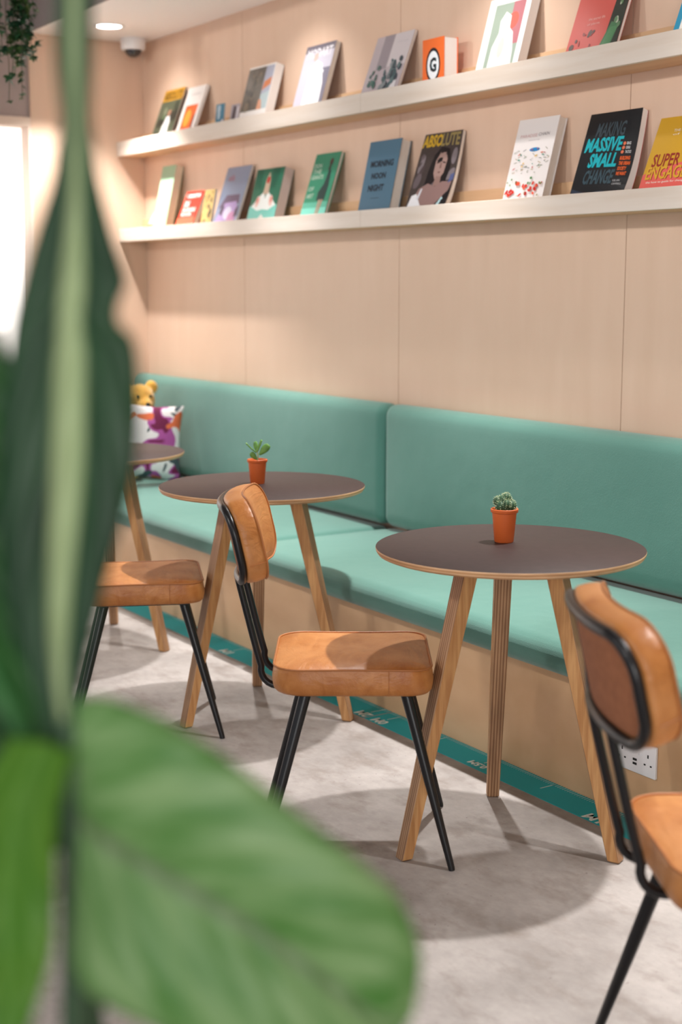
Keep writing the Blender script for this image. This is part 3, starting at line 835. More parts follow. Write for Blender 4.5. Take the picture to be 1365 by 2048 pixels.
# ---- lower ledge
book('booklet', -6.615, 0.10, 0.205, 0.006, ZL, (214, 206, 192), 'pale booklet with an orange foot tucked in the corner', 'booklet', GL, art=[('r', (224, 112, 70), 0.0, 0.0, 1.0, 0.36)])
book('book', -6.479, 0.150, 0.340, 0.040, ZL, (150, 188, 158), 'tall pale green book at the left end of the lower ledge', 'book', GL,
     art=[('e', (96, 130, 110), 0.50, 0.28, 0.04, 0.05), ('t', (96, 130, 110), 'green', 0.3, 0.06, 0.3, 0.02, 0)], pages=flat('cream_paper', rgb(216, 208, 186), 0.8))
book('book', -6.222, 0.182, 0.212, 0.030, ZL, (204, 44, 30), 'small red book with white lettering on the lower ledge', 'book', GL, kind='hard', back=(170, 36, 30),
     art=[('r', (236, 88, 60), 0.0, 0.0, 1.0, 0.36), ('t', (240, 226, 222), 'CREATIVE', 0.14, 0.84, 0.74, 0.09, 0.03), ('t', (236, 210, 206), 'IDEAS', 0.10, 0.62, 0.3, 0.14, 0.03), ('t', (236, 210, 206), 'BUSINESS', 0.14, 0.50, 0.72, 0.09, 0.03), ('t', (236, 210, 206), 'BOOK', 0.14, 0.39, 0.6, 0.09, 0.03)])
book('book', -5.985, 0.100, 0.200, 0.012, ZL, (196, 166, 98), 'small gold book with a dark leaf pattern', 'book', GL, tilt=0.20,
     art=clampart(blobs(11, 20, [(84, 70, 44), (110, 92, 56), (64, 56, 44)], (0.1, 0.05, 0.9, 0.95), (0.04, 0.09))))
book('magazine', -5.812, 0.226, 0.307, 0.012, ZL, (140, 152, 176), 'grey lilac magazine with a face on its cover', 'magazine', GL, back=(70, 58, 60),
     art=[('t', (156, 116, 130), 'oh', 0.16, 0.78, 0.26, 0.10, 0.05), ('p', (104, 88, 112), [(0.08, 0.36), (0.90, 0.42), (0.84, 0.56), (0.30, 0.56)]),
          ('p', (172, 148, 196), [(0.0, 0.0), (0.9, 0.0), (0.92, 0.30), (0.78, 0.46), (0.32, 0.44), (0.1, 0.2)]), ('e', (206, 204, 224), 0.52, 0.28, 0.16, 0.10), ('e', (198, 140, 178), 0.72, 0.20, 0.16, 0.10),
          ('p', (70, 56, 80), [(0.5, 0.12), (0.62, 0.08), (0.78, 0.0), (0.62, 0.0)]), ('p', (78, 64, 88), [(0.18, 0.28), (0.30, 0.24), (0.34, 0.38), (0.22, 0.42)]), ('p', (78, 64, 88), [(0.82, 0.2), (0.95, 0.24), (0.92, 0.40), (0.82, 0.32)]), ('p', (244, 244, 246), [(0.90, 0.0), (1.0, 0.0), (1.0, 0.24)])])
book('book', -5.472, 0.238, 0.259, 0.046, ZL, (28, 108, 84), 'green book with white feathers and a pink bird on its cover', 'book', GL,
     art=[('p', (120, 206, 192), [(0.0, 0.0), (1.0, 0.0), (1.0, 0.36), (0.5, 0.46), (0.0, 0.36)]), ('p', (240, 244, 240), [(0.06, 0.36), (0.44, 0.62), (0.5, 0.48), (0.56, 0.62), (0.94, 0.36), (0.7, 0.28), (0.5, 0.30), (0.3, 0.28)]),
          ('p', (196, 170, 148), [(0.40, 0.56), (0.60, 0.56), (0.58, 0.80), (0.50, 0.94), (0.42, 0.80)]), ('e', (180, 40, 36), 0.50, 0.80, 0.06, 0.06), ('e', (238, 200, 190), 0.26, 0.44, 0.07, 0.10, -0.4), ('e', (238, 200, 190), 0.74, 0.44, 0.07, 0.10, 0.4),
          ('e', (214, 90, 70), 0.25, 0.46, 0.025, 0.05), ('e', (214, 90, 70), 0.75, 0.46, 0.025, 0.05), ('p', (236, 236, 228), [(0.40, 0.0), (0.62, 0.0), (0.66, 0.12), (0.5, 0.22), (0.36, 0.12)]), ('e', (206, 80, 60), 0.5, 0.1, 0.03, 0.04)]
     + [('p', (20, 78, 60), [(0.0 + 0.09 * k, 1.0), (0.03 + 0.09 * k, 1.0), (0.10 + 0.075 * k, 0.66), (0.08 + 0.075 * k, 0.66)]) for k in (0, 1, 2, 7, 8, 9)], pages=flat('greyish_paper', rgb(196, 184, 180), 0.8))
book('book', -5.051, 0.190, 0.307, 0.016, ZL, (58, 140, 110), 'green book with a long legged figure in a dark dress', 'book', GL, kind='hard',
     art=[('r', (128, 208, 190), 0.0, 0.0, 1.0, 0.24), ('r', (96, 176, 152), 0.0, 0.24, 1.0, 0.32)]
     + [('t', (186, 206, 188), s, 0.06, z, tw, 0.06, 0.02) for s, z, tw in (('DON', 0.80, 0.30), ('THE', 0.72, 0.34), ('GIANTS', 0.64, 0.48), ('OF', 0.48, 0.22), ('ART', 0.38, 0.28))]
     + [('p', (44, 66, 64), [(0.50, 0.34), (0.82, 0.34), (0.84, 0.54), (0.80, 0.74), (0.70, 0.78), (0.64, 0.56), (0.50, 0.46)]), ('e', (84, 66, 60), 0.72, 0.87, 0.07, 0.05), ('p', (60, 52, 52), [(0.66, 0.76), (0.74, 0.76), (0.76, 0.86), (0.70, 0.86)]),
        ('p', (176, 150, 130), [(0.58, 0.05), (0.63, 0.05), (0.68, 0.35), (0.60, 0.35)]), ('p', (168, 140, 120), [(0.66, 0.10), (0.70, 0.10), (0.78, 0.35), (0.70, 0.35)]), ('p', (40, 50, 52), [(0.50, 0.02), (0.64, 0.03), (0.62, 0.07), (0.52, 0.05)])])
book('book', -4.596, 0.212, 0.306, 0.046, ZL, (82, 118, 140), 'blue grey book titled Morning Noon Night', 'book', GL, kind='hard', back=(60, 90, 108),
     art=[('t', (26, 34, 46), 'MORNING', 0.15, 0.665, 0.72, 0.085, 0.04), ('t', (26, 34, 46), 'NOON', 0.24, 0.515, 0.46, 0.08, 0.04), ('t', (26, 34, 46), 'NIGHT', 0.20, 0.36, 0.50, 0.085, 0.04), ('r', (50, 70, 88), 0.34, 0.27, 0.60, 0.278), ('r', (50, 70, 88), 0.42, 0.03, 0.47, 0.06)])
book('magazine', -4.271, 0.226, 0.321, 0.014, ZL, (92, 80, 84), 'magazine titled Absolute with a dark haired person on its curling cover', 'magazine', GL, sag=0.018, front_y=3.080, pages=m_paper,
     art=[('r', (70, 60, 58), 0.0, 0.0, 1.0, 1.0), ('t', (206, 166, 46), 'ABSO', 0.0, 0.835, 0.52, 0.15, 0.04), ('t', (150, 134, 84), 'LUTE', 0.50, 0.835, 0.46, 0.15, 0.03)]
     + clampart(blobs(12, 16, [(104, 92, 96), (78, 66, 68), (128, 118, 122)], (0.06, 0.36, 0.95, 0.76), (0.05, 0.13), (0.3, 0.9)))
     + [('p', (30, 24, 26), [(0.34, 0.36), (0.44, 0.34), (0.60, 0.44), (0.82, 0.38), (0.86, 0.60), (0.76, 0.80), (0.56, 0.83), (0.42, 0.74), (0.36, 0.55)]),
        ('p', (168, 138, 130), [(0.50, 0.52), (0.56, 0.45), (0.66, 0.44), (0.74, 0.52), (0.76, 0.68), (0.70, 0.76), (0.56, 0.76), (0.49, 0.66)]), ('p', (150, 120, 112), [(0.56, 0.36), (0.72, 0.38), (0.70, 0.48), (0.58, 0.48)]),
        ('p', (60, 44, 42), [(0.52, 0.645), (0.60, 0.655), (0.60, 0.64), (0.52, 0.63)]), ('p', (60, 44, 42), [(0.66, 0.655), (0.74, 0.645), (0.73, 0.63), (0.66, 0.64)]), ('p', (112, 76, 72), [(0.59, 0.535), (0.67, 0.535), (0.63, 0.515)]), ('p', (128, 98, 92), [(0.62, 0.64), (0.645, 0.64), (0.66, 0.575), (0.61, 0.575)]),
        ('p', (148, 118, 114), [(0.16, 0.0), (0.40, 0.0), (0.70, 0.12), (0.95, 0.30), (0.98, 0.42), (0.76, 0.42), (0.62, 0.36), (0.44, 0.40), (0.24, 0.34), (0.14, 0.2)]),
        ('p', (236, 236, 240), [(0.0, 0.0), (0.86, 0.0), (0.80, 0.10), (0.60, 0.14), (0.44, 0.10), (0.22, 0.28), (0.10, 0.26)]), ('p', (214, 214, 222), [(0.24, 0.22), (0.30, 0.34), (0.34, 0.34), (0.30, 0.2)]),
        ('p', (28, 26, 30), [(0.76, 0.0), (0.98, 0.0), (0.99, 0.34), (0.88, 0.26)]), ('p', (190, 224, 228), [(0.70, 0.02), (0.76, 0.02), (0.90, 0.22), (0.86, 0.24)]), ('p', (88, 96, 140), [(0.9, 0.4), (1.0, 0.44), (1.0, 0.52), (0.92, 0.5)])])
DR = random.Random(4)
def scatter(n, cols, z0, z1, rx, rz_):
    return clampart([('e', DR.choice(cols), DR.uniform(0.06, 0.94), DR.uniform(z0, z1), DR.uniform(*rx), DR.uniform(*rz_), DR.uniform(-0.4, 0.4)) for _ in range(n)])
book('book', -3.720, 0.202, 0.311, 0.034, ZL, (232, 226, 224), 'white book titled Paradise Chain with a field of red flowers', 'book', GL, kind='hard', back=(226, 222, 222), pages=m_paper,
     art=[('t', (206, 160, 160), 'PARADISE', 0.12, 0.795, 0.42, 0.035, 0.0), ('t', (120, 110, 116), 'CHAIN', 0.57, 0.80, 0.27, 0.035, 0.0), ('t', (150, 140, 144), 'stories by many', 0.34, 0.755, 0.28, 0.014, 0.0), ('e', (40, 130, 190), 0.55, 0.655, 0.13, 0.022)]
     + scatter(46, [(150, 146, 130), (120, 140, 110), (176, 150, 96), (110, 120, 120)], 0.40, 0.67, (0.015, 0.045), (0.002, 0.004))
     + scatter(14, [(220, 90, 60), (226, 180, 60), (60, 150, 130), (190, 60, 70)], 0.42, 0.66, (0.012, 0.04), (0.004, 0.009))
     + scatter(24, [(208, 60, 44), (224, 90, 60), (190, 44, 40)], 0.16, 0.30, (0.022, 0.045), (0.012, 0.022)) + scatter(10, [(70, 130, 70), (100, 140, 80)], 0.26, 0.34, (0.012, 0.02), (0.010, 0.016))
     + scatter(30, [(206, 120, 100), (170, 160, 130), (214, 190, 170)], 0.03, 0.20, (0.004, 0.03), (0.002, 0.012)))
book('book', -3.368, 0.228, 0.301, 0.024, ZL, (22, 24, 28), 'black book titled Making Massive Small Change', 'book', GL, sag=0.018, front_y=3.080, back=(190, 30, 34), pages=m_paper_w,
     art=[('t', (62, 76, 84), 'MAKING', 0.20, 0.735, 0.54, 0.155, 0.02, 0.10), ('t', (20, 176, 188), 'MASSIVE', 0.06, 0.575, 0.68, 0.155, 0.035, 0.10), ('t', (20, 176, 188), 'SMALL', 0.20, 0.405, 0.52, 0.155, 0.04, 0.10), ('t', (58, 80, 90), 'CHANGE', 0.18, 0.225, 0.54, 0.155, 0.03, 0.10),
          ('e', (226, 120, 84), 0.79, 0.650, 0.025, 0.018), ('e', (226, 120, 84), 0.785, 0.605, 0.025, 0.018), ('e', (226, 120, 84), 0.78, 0.560, 0.025, 0.018), ('t', (206, 206, 206), 'BIG', 0.83, 0.635, 0.07, 0.03, 0.03), ('t', (206, 206, 206), 'IDEAS', 0.83, 0.590, 0.07, 0.03, 0.03), ('t', (206, 206, 206), 'TACTICS', 0.83, 0.545, 0.10, 0.03, 0.03),
          ('t', (232, 100, 40), 'BUILDING', 0.77, 0.475, 0.17, 0.04, 0.04), ('t', (232, 100, 40), 'THE URBAN', 0.77, 0.42, 0.19, 0.04, 0.04), ('t', (232, 100, 40), 'SOCIETY', 0.77, 0.365, 0.15, 0.04, 0.04), ('t', (232, 100, 40), 'WE WANT', 0.77, 0.31, 0.17, 0.04, 0.04),
          ('t', (190, 190, 190), 'KELVIN', 0.75, 0.245, 0.12, 0.022, 0.0), ('t', (190, 190, 190), 'CAMPBELL', 0.75, 0.21, 0.17, 0.022, 0.0), ('p', (44, 54, 72), [(0.02, 0.0), (0.95, 0.0), (0.95, 0.10), (0.6, 0.15), (0.3, 0.13), (0.02, 0.18)])]
     + clampart(blobs(14, 14, [(84, 84, 70), (110, 104, 80), (60, 66, 76)], (0.3, 0.03, 0.7, 0.09), (0.01, 0.035))))
book('book', -3.078, 0.222, 0.275, 0.010, ZL, (208, 160, 44), 'yellow and coral book titled Super Engaged', 'book', GL, pages=m_paper_w,
     art=[('p', (226, 100, 92), [(0.0, 0.0), (1.0, 0.0), (1.0, 0.52), (0.0, 0.34)]), ('p', (240, 238, 240), [(0.62, 0.0), (1.0, 0.0), (1.0, 0.16), (0.80, 0.16)]),
          ('t', (150, 40, 36), 'SUPER', 0.10, 0.42, 0.50, 0.15, 0.02), ('t', (150, 40, 36), 'ENGAGED', 0.075, 0.27, 0.85, 0.15, 0.02), ('t', (216, 166, 50), 'ENGAGED', 0.06, 0.275, 0.85, 0.15, 0.02),
          ('t', (240, 226, 214), 'the how to guide for change', 0.10, 0.225, 0.7, 0.03, 0.01), ('t', (240, 226, 200), 'THE NEW RULES', 0.32, 0.82, 0.5, 0.03, 0.01), ('t', (240, 226, 200), 'of work', 0.32, 0.78, 0.5, 0.02, 0.01)])

# ------------------------------------------------------------ ceiling fittings
t = thing('dome_camera', 'white dome security camera on the ceiling in the corner', 'camera', (-6.735, 3.095, 2.585))
bm = newbm(); lathe(bm, [(0, 0), (0.062, 0), (0.063, -0.01), (0.060, -0.050), (0.056, -0.056), (0, -0.056)], 40); obj('housing', bm, m_plastic, t, smooth=True)
bm = newbm(); lathe(bm, [(0.042, -0.054)] + [(0.042 * math.cos(a), -0.056 - 0.036 * math.sin(a)) for a in [math.radians(k) for k in range(0, 90, 10)]] + [(0, -0.092)], 32)
dm = obj('dome', bm, flat('smoked_dome', rgb(36, 32, 36), 0.12, coat=1.0), t, smooth=True)
m_lit = flat('lit_lamp_face', (1, 1, 1, 1), 0.5, emit=(1.0, 0.93, 0.85, 1), es=14.0)
def downlight(x, y, z, label):
    t = thing('ceiling_downlight', label, 'light', (x, y, z), 0, 'recessed ceiling downlights')
    bm = newbm(); lathe(bm, [(0.060, 0.0), (0.073, 0.0), (0.075, -0.003), (0.070, -0.006), (0.060, -0.004)], 40); obj('bezel', bm, m_plastic, t, smooth=True)
    bm = newbm(); lathe(bm, [(0, -0.003), (0.060, -0.003), (0.060, 0.0)], 32); obj('diffuser', bm, m_lit, t)
downlight(-6.47, 2.85, 2.585, 'lit round downlight in the lowered ceiling beside the dome camera')

# ------------------------------------------------------------ pillow and plush toy
def pillow():
    m = bpy.data.materials.new('splash_print'); m.use_nodes = True
    nt = m.node_tree; N = nt.nodes; L = nt.links; b = N['Principled BSDF']
    tc = N.new('ShaderNodeTexCoord')
    def nz(scale, off):
        mp = N.new('ShaderNodeMapping'); mp.inputs['Location'].default_value = off
        L.new(tc.outputs['Object'], mp.inputs[0])
        n = N.new('ShaderNodeTexNoise'); n.inputs['Scale'].default_value = scale; n.inputs['Detail'].default_value = 1; n.inputs['Distortion'].default_value = 0.6
        L.new(mp.outputs[0], n.inputs['Vector']); return n.outputs['Fac']
    cur = None
    prev = rgb(238, 232, 234)
    for sc, off, th, c in ((7.5, (1.3, 0, 2), 0.52, rgb(176, 84, 160)), (7.5, (1.3, 0, 2), 0.575, rgb(112, 22, 70)), (10, (4, 3, 1), 0.62, rgb(70, 84, 90)), (9, (8, 1, 5), 0.62, rgb(226, 112, 70))):
        r = N.new('ShaderNodeValToRGB'); r.color_ramp.elements[0].position = th; r.color_ramp.elements[0].color = (0, 0, 0, 1)
        r.color_ramp.elements[1].position = th + 0.012; r.color_ramp.elements[1].color = (1, 1, 1, 1)
        L.new(nz(sc, off), r.inputs[0])
        mx = N.new('ShaderNodeMix'); mx.data_type = 'RGBA'; L.new(r.outputs[0], mx.inputs[0])
        if cur is None: mx.inputs[6].default_value = prev
        else: L.new(cur, mx.inputs[6])
        mx.inputs[7].default_value = c; cur = mx.outputs[2]
    L.new(cur, b.inputs['Base Color']); b.inputs['Roughness'].default_value = 0.8
    bm = newbm(); n = 20; S = 0.185
    for side in (1, -1):
        g = []
        for i in range(n + 1):
            row = []
            for j in range(n + 1):
                u = i / n * 2 - 1; v = j / n * 2 - 1
                d = max(0, (1 - u ** 2) * (1 - v ** 2)) ** 0.42
                pinch = 1 - 0.10 * (1 - abs(u) ** 2) * abs(v) ** 4
                pinch2 = 1 - 0.10 * (1 - abs(v) ** 2) * abs(u) ** 4
                row.append(bm.verts.new((side * 0.062 * d, S * u * pinch2, S + S * v * pinch)))
            g.append(row)
        for i in range(n):
            for j in range(n): bm.faces.new((g[i][j], g[i + 1][j], g[i + 1][j + 1], g[i][j + 1]))
    bmesh.ops.remove_doubles(bm, verts=bm.verts, dist=1e-5)
    o = obj('throw_pillow', bm, m, smooth='all')
    return tag(o, 'white throw pillow with purple and grey splashes on the bench', 'pillow')
p = pillow(); p.location = (-6.08, 2.80, 0.474); p.rotation_euler = (math.radians(-7), math.radians(-12), math.radians(-8))

m_plush = noisy('yellow_plush', rgb(240, 190, 84), rgb(224, 164, 60), ns=26, rough=0.95, bump=0.6, bscale=60, sheen=0.5)
t = thing('plush_toy', 'yellow plush animal toy sitting behind the patterned pillow', 'toy', (-6.40, 2.925, 0.449), math.radians(-4))
bm = newbm()
def ball(c, r, s=(1, 1, 1), rot=0):
    mm = Matrix.Translation(c) @ Matrix.Rotation(rot, 4, 'X') @ Matrix.Diagonal((s[0] * r, s[1] * r, s[2] * r, 1))
    bmesh.ops.create_icosphere(bm, subdivisions=3, radius=1.0, matrix=mm)
# body faces +x (towards the camera side), x forward
ball((0, 0, 0.13), 0.105, (0.9, 0.95, 1.2)); ball((0.0, 0, 0.26), 0.075, (0.9, 0.9, 1.2))
ball((0.01, 0, 0.375), 0.082, (1.0, 0.98, 0.98)); ball((0.085, 0, 0.355), 0.042, (1.2, 1, 0.85))
for s in (1, -1):
    ball((-0.005, s * 0.072, 0.435), 0.036, (0.5, 1, 1)); ball((0.045, s * 0.095, 0.235), 0.036, (1, 1, 2.0), s * 0.35)
    ball((0.07, s * 0.12, 0.165), 0.036, (1.1, 1, 1)); ball((0.06, s * 0.075, 0.05), 0.048, (1.8, 1, 1)); ball((0.13, s * 0.075, 0.06), 0.040, (0.8, 1, 1.3))
o = obj('body', bm, m_plush, t, smooth='all')
rm = o.modifiers.new('remesh', 'REMESH'); rm.mode = 'VOXEL'; rm.voxel_size = 0.007; rm.use_smooth_shade = True
sm = o.modifiers.new('smooth', 'SMOOTH'); sm.iterations = 6
for s in (1, -1):
    bm = newbm(); bmesh.ops.create_icosphere(bm, subdivisions=2, radius=0.008, matrix=Matrix.Translation((0.082, s * 0.034, 0.398)))
    obj('eye', bm, m_dark, t, smooth='all')
bm = newbm(); bmesh.ops.create_icosphere(bm, subdivisions=2, radius=0.012, matrix=Matrix.Translation((0.133, 0, 0.362)))
obj('nose', bm, m_dark, t, smooth='all')

# ------------------------------------------------------------ hanging ivy at the top left
t = thing('hanging_ivy', 'trailing dark green ivy hanging at the top left corner', 'ivy', (-5.99, 2.24, 2.75))
m_ivy = noisy('ivy_leaf', rgb(44, 92, 56), rgb(22, 60, 38), ns=30, rough=0.5, c3=rgb(92, 120, 48), ns3=9.0)
m_vine = flat('ivy_stem', rgb(60, 66, 40), 0.7)
rr = random.Random(11)
bl = newbm(); bv = newbm()
def ivy_leaf(P, d, s):
    d = d.normalized(); up = Vector((rr.uniform(-.4, .4), rr.uniform(-.4, .4), 1)); sd = d.cross(up).normalized(); nn = sd.cross(d)
    sh = [(0, 0), (-0.42, 0.12), (-0.5, 0.42), (-0.2, 0.48), (0, 1.0), (0.2, 0.48), (0.5, 0.42), (0.42, 0.12)]
    vs = [bl.verts.new(P + sd * x * s + d * y * s + nn * (0.12 * s * abs(x) - 0.1 * s * y * y)) for x, y in sh]
    bl.faces.new((vs[0], vs[1], vs[2], vs[3])); bl.faces.new((vs[0], vs[3], vs[4], vs[5])); bl.faces.new((vs[0], vs[5], vs[6], vs[7]))
R2 = Rv; F2 = Fv
strands = [(-0.060, -0.60, 12, 0.036), (-0.045, -0.38, 46, 0.040), (-0.02, -0.42, 52, 0.042), (0.0, -0.45, 56, 0.044), (0.02, -0.40, 46, 0.044), (-0.035, -0.50, 34, 0.030), (0.008, -0.595, 62, 0.028), (0.055, -0.27, 22, 0.038),
           (-0.08, -0.40, 40, 0.040), (-0.11, -0.43, 40, 0.040), (0.035, -0.43, 26, 0.038)]
for dx, zl, n, s in strands:
    y = rr.uniform(-0.05, 0.05)
    pts = []
    for k in range(9):
        u = k / 8
        pts.append(R2 * (dx * (0.5 + 0.6 * min(1, u * 2)) + 0.010 * math.sin(5 * u + dx * 40)) + F2 * (y * u) + Z * (0.02 + (zl - 0.02) * u))
    tube(bv, pts, 0.0016, 5)
    for k in range(n):
        u = rr.uniform(0.1, 1.0) * 8; i = min(7, int(u)); P = pts[i].lerp(pts[i + 1], u - i)
        a = rr.uniform(0, 2 * PI)
        d = R2 * math.cos(a) + F2 * math.sin(a) + Z * rr.uniform(-1.2, -0.1)
        ivy_leaf(P, d, s * rr.uniform(0.7, 1.2))
for k in range(16):   # the spreading tip to the right
    u = k / 15
    P = R2 * (0.02 + 0.05 * u) + Z * (-0.39 + 0.035 * u) + F2 * rr.uniform(-.02, .02)
    ivy_leaf(P, R2 + Z * rr.uniform(-.6, .5) + F2 * rr.uniform(-.6, .6), 0.032)
tube(bv, [R2 * 0.02 + Z * -0.40, R2 * 0.075 + Z * -0.355], 0.0016, 5)
obj('foliage', bl, m_ivy, t, keepn=True); obj('vine', bv, m_vine, t)
bm = newbm(); lathe(bm, [(0, -0.02), (0.08, -0.02), (0.11, 0.13), (0.10, 0.13), (0.09, 0.10), (0, 0.10)], 32); obj('planter', bm, m_grey, t, smooth=True)
bm = newbm()
for k in range(3):
    a = 2 * PI * k / 3; tube(bm, [(0.105 * math.cos(a), 0.105 * math.sin(a), 0.125), (0, 0, 0.45)], 0.0015, 6)
tube(bm, [(0, 0, 0.45), (0, 0, 0.652)], 0.0015, 6)
obj('hanging_cord', bm, m_black, t)

# ------------------------------------------------------------ foreground plant
def leafmat(name, c1, c2, rib, ribw, ribsoft, vein=0.25):
    m = bpy.data.materials.new(name); m.use_nodes = True
    nt = m.node_tree; N = nt.nodes; L = nt.links; b = N['Principled BSDF']
    uv = N.new('ShaderNodeUVMap'); uv.uv_map = 'leafuv'
    sp = N.new('ShaderNodeSeparateXYZ'); L.new(uv.outputs[0], sp.inputs[0])
    ab = N.new('ShaderNodeMath'); ab.operation = 'ABSOLUTE'; L.new(sp.outputs['X'], ab.inputs[0])
    mr = N.new('ShaderNodeMapRange'); mr.inputs[1].default_value = ribw; mr.inputs[2].default_value = ribw + ribsoft
    mr.inputs[3].default_value = 1.0; mr.inputs[4].default_value = 0.0
    L.new(ab.outputs[0], mr.inputs[0])
    # side veins sweeping from the rib
    vx = N.new('ShaderNodeMath'); vx.operation = 'MULTIPLY_ADD'; vx.inputs[1].default_value = -0.35
    L.new(ab.outputs[0], vx.inputs[0]); L.new(sp.outputs['Y'], vx.inputs[2])
    ml = N.new('ShaderNodeMath'); ml.operation = 'MULTIPLY'; ml.inputs[1].default_value = 70; L.new(vx.outputs[0], ml.inputs[0])
    sn = N.new('ShaderNodeMath'); sn.operation = 'SINE'; L.new(ml.outputs[0], sn.inputs[0])
    n = N.new('ShaderNodeTexNoise'); n.inputs['Scale'].default_value = 2.5; n.inputs['Detail'].default_value = 3
    mp = N.new('ShaderNodeMapping'); mp.inputs['Scale'].default_value = (0.7, 5, 1); cb = N.new('ShaderNodeCombineXYZ'); L.new(sp.outputs['X'], cb.inputs[0]); L.new(vx.outputs[0], cb.inputs[1]); L.new(cb.outputs[0], mp.inputs[0]); L.new(mp.outputs[0], n.inputs['Vector'])
    r = N.new('ShaderNodeValToRGB'); r.color_ramp.elements[0].position = 0.36; r.color_ramp.elements[0].color = c1
    r.color_ramp.elements[1].position = 0.66; r.color_ramp.elements[1].color = c2
    L.new(n.outputs['Fac'], r.inputs[0])
    mx = N.new('ShaderNodeMix'); mx.data_type = 'RGBA'; L.new(mr.outputs[0], mx.inputs[0]); L.new(r.outputs[0], mx.inputs[6]); mx.inputs[7].default_value = rib
    L.new(mx.outputs[2], b.inputs['Base Color'])
    b.inputs['Roughness'].default_value = 0.42; b.inputs['Specular IOR Level'].default_value = 0.3
    bp = N.new('ShaderNodeBump'); bp.inputs['Strength'].default_value = vein; bp.inputs['Distance'].default_value = 0.002
    L.new(sn.outputs[0], bp.inputs['Height']); L.new(bp.outputs[0], b.inputs['Normal'])
    b.inputs['Transmission Weight'].default_value = 0.0
    # leaf translucency
    tr = N.new('ShaderNodeBsdfTranslucent'); L.new(mx.outputs[2], tr.inputs[0])
    ms = N.new('ShaderNodeMixShader'); ms.inputs[0].default_value = 0.22
    L.new(b.outputs[0], ms.inputs[1]); L.new(tr.outputs[0], ms.inputs[2])
    L.new(ms.outputs[0], N['Material Output'].inputs['Surface'])
    return m
# plant frame: x to the right, y away, z up; metres
def leaf_mesh(rows, n=8, cross=14):
    R_ = catmull([tuple(r) for r in rows], n)
    bm = newbm(); uvl = bm.loops.layers.uv.new('leafuv')
    g = []
    for i, r in enumerate(R_):
        l = Vector(r[0:3]); m = Vector(r[3:6]); q = Vector(r[6:9])
        row = []
        for k in range(cross + 1):
            u = k / cross * 2 - 1
            P = m.lerp(l, -u) if u < 0 else m.lerp(q, u)
            P = P.copy(); e = abs(u)
            P.y += -r[9] * e + r[9] * 0.8 * e * e
            row.append((bm.verts.new(P), u, i / (len(R_) - 1)))
        g.append(row)
    for i in range(len(g) - 1):
        for k in range(cross):
            q = (g[i][k], g[i][k + 1], g[i + 1][k + 1], g[i + 1][k])
            f = bm.faces.new([a[0] for a in q])
            for lp, a in zip(f.loops, q): lp[uvl].uv = (a[1], a[2])
    return bm
PT = thing('leafy_plant', 'large blurred green leafy plant in the foreground at left', 'plant', (-0.7480, 0.4798 + 0.0, 0), math.radians(57.3202))
_R = Vector((0.53994, 0.84170, 0)); _F = Vector((-0.84170, 0.53994, 0))
base = _F * 0.8887 + _R * -0.16195
PT.location = (base.x, base.y, 0)
m_leaf1 = leafmat('dark_leaf', rgb(12, 50, 22), rgb(44, 80, 48), rgb(166, 184, 136), 0.19, 0.07)
m_leaf2 = leafmat('deep_leaf', rgb(18, 62, 24), rgb(46, 96, 36), rgb(60, 116, 60), 0.05, 0.08)
m_leaf3 = leafmat('bright_leaf', rgb(78, 130, 56), rgb(142, 174, 118), rgb(104, 124, 86), 0.015, 0.07)  # paler second colour paints highlight bands along the veins
L1 = [  # left edge x y z, rib x y z, right edge x y z, cupping
    (-0.0188, 0.0541, 1.5808, -0.0068, 0.0541, 1.5808, 0.0052, 0.0541, 1.5808, 0.003),
    (-0.0188, 0.0451, 1.5247, -0.0068, 0.0451, 1.5247, 0.0052, 0.0451, 1.5247, 0.003),
    (-0.0153, 0.0394, 1.4888, -0.0056, 0.0391, 1.4873, 0.0041, 0.0394, 1.4888, 0.004),
    (-0.0188, 0.0386, 1.468, -0.0059, 0.0383, 1.4664, 0.0067, 0.0387, 1.4688, 0.008),
    (-0.0224, 0.0377, 1.4471, -0.0062, 0.0375, 1.4455, 0.0094, 0.038, 1.4487, 0.012),
    (-0.0355, 0.0363, 1.4064, -0.0081, 0.0363, 1.4064, 0.0181, 0.0373, 1.4127, 0.02),
    (-0.0456, 0.0323, 1.3686, -0.0097, 0.0345, 1.3828, 0.0255, 0.0353, 1.3875, 0.022),
    (-0.0477, 0.0318, 1.3591, -0.0102, 0.0332, 1.3679, 0.0202, 0.034, 1.373, 0.022),
    (-0.0492, 0.0313, 1.3495, -0.0107, 0.032, 1.3543, 0.02, 0.033, 1.3606, 0.024),
    (-0.0527, 0.0282, 1.3241, -0.0116, 0.0305, 1.3384, 0.0308, 0.0318, 1.3463, 0.028),
    (-0.0559, 0.0236, 1.2956, -0.0122, 0.0236, 1.2956, 0.0337, 0.0247, 1.3019, 0.032),
    (-0.0572, 0.017, 1.2544, -0.0135, 0.017, 1.2544, 0.0295, 0.0181, 1.2607, 0.032),
    (-0.0552, 0.008, 1.2169, -0.0149, 0.008, 1.2169, 0.0191, 0.0088, 1.2216, 0.03),
    (-0.0478, -0.0025, 1.1767, -0.016, -0.0025, 1.1767, 0.0082, -0.0022, 1.1783, 0.028),
    (-0.0355, -0.0124, 1.1401, -0.0158, -0.0124, 1.1401, -0.0006, -0.0124, 1.1401, 0.018),
    (-0.0207, -0.0223, 1.1037, -0.0119, -0.0223, 1.1037, -0.0062, -0.0223, 1.1037, 0.008),
]
o = obj('leaf', leaf_mesh(L1, 8, 16), m_leaf1, PT, smooth='all', label='tall upright dark green leaf with a pale rib'); o.modifiers.new('thick', 'SOLIDIFY').thickness = 0.0006
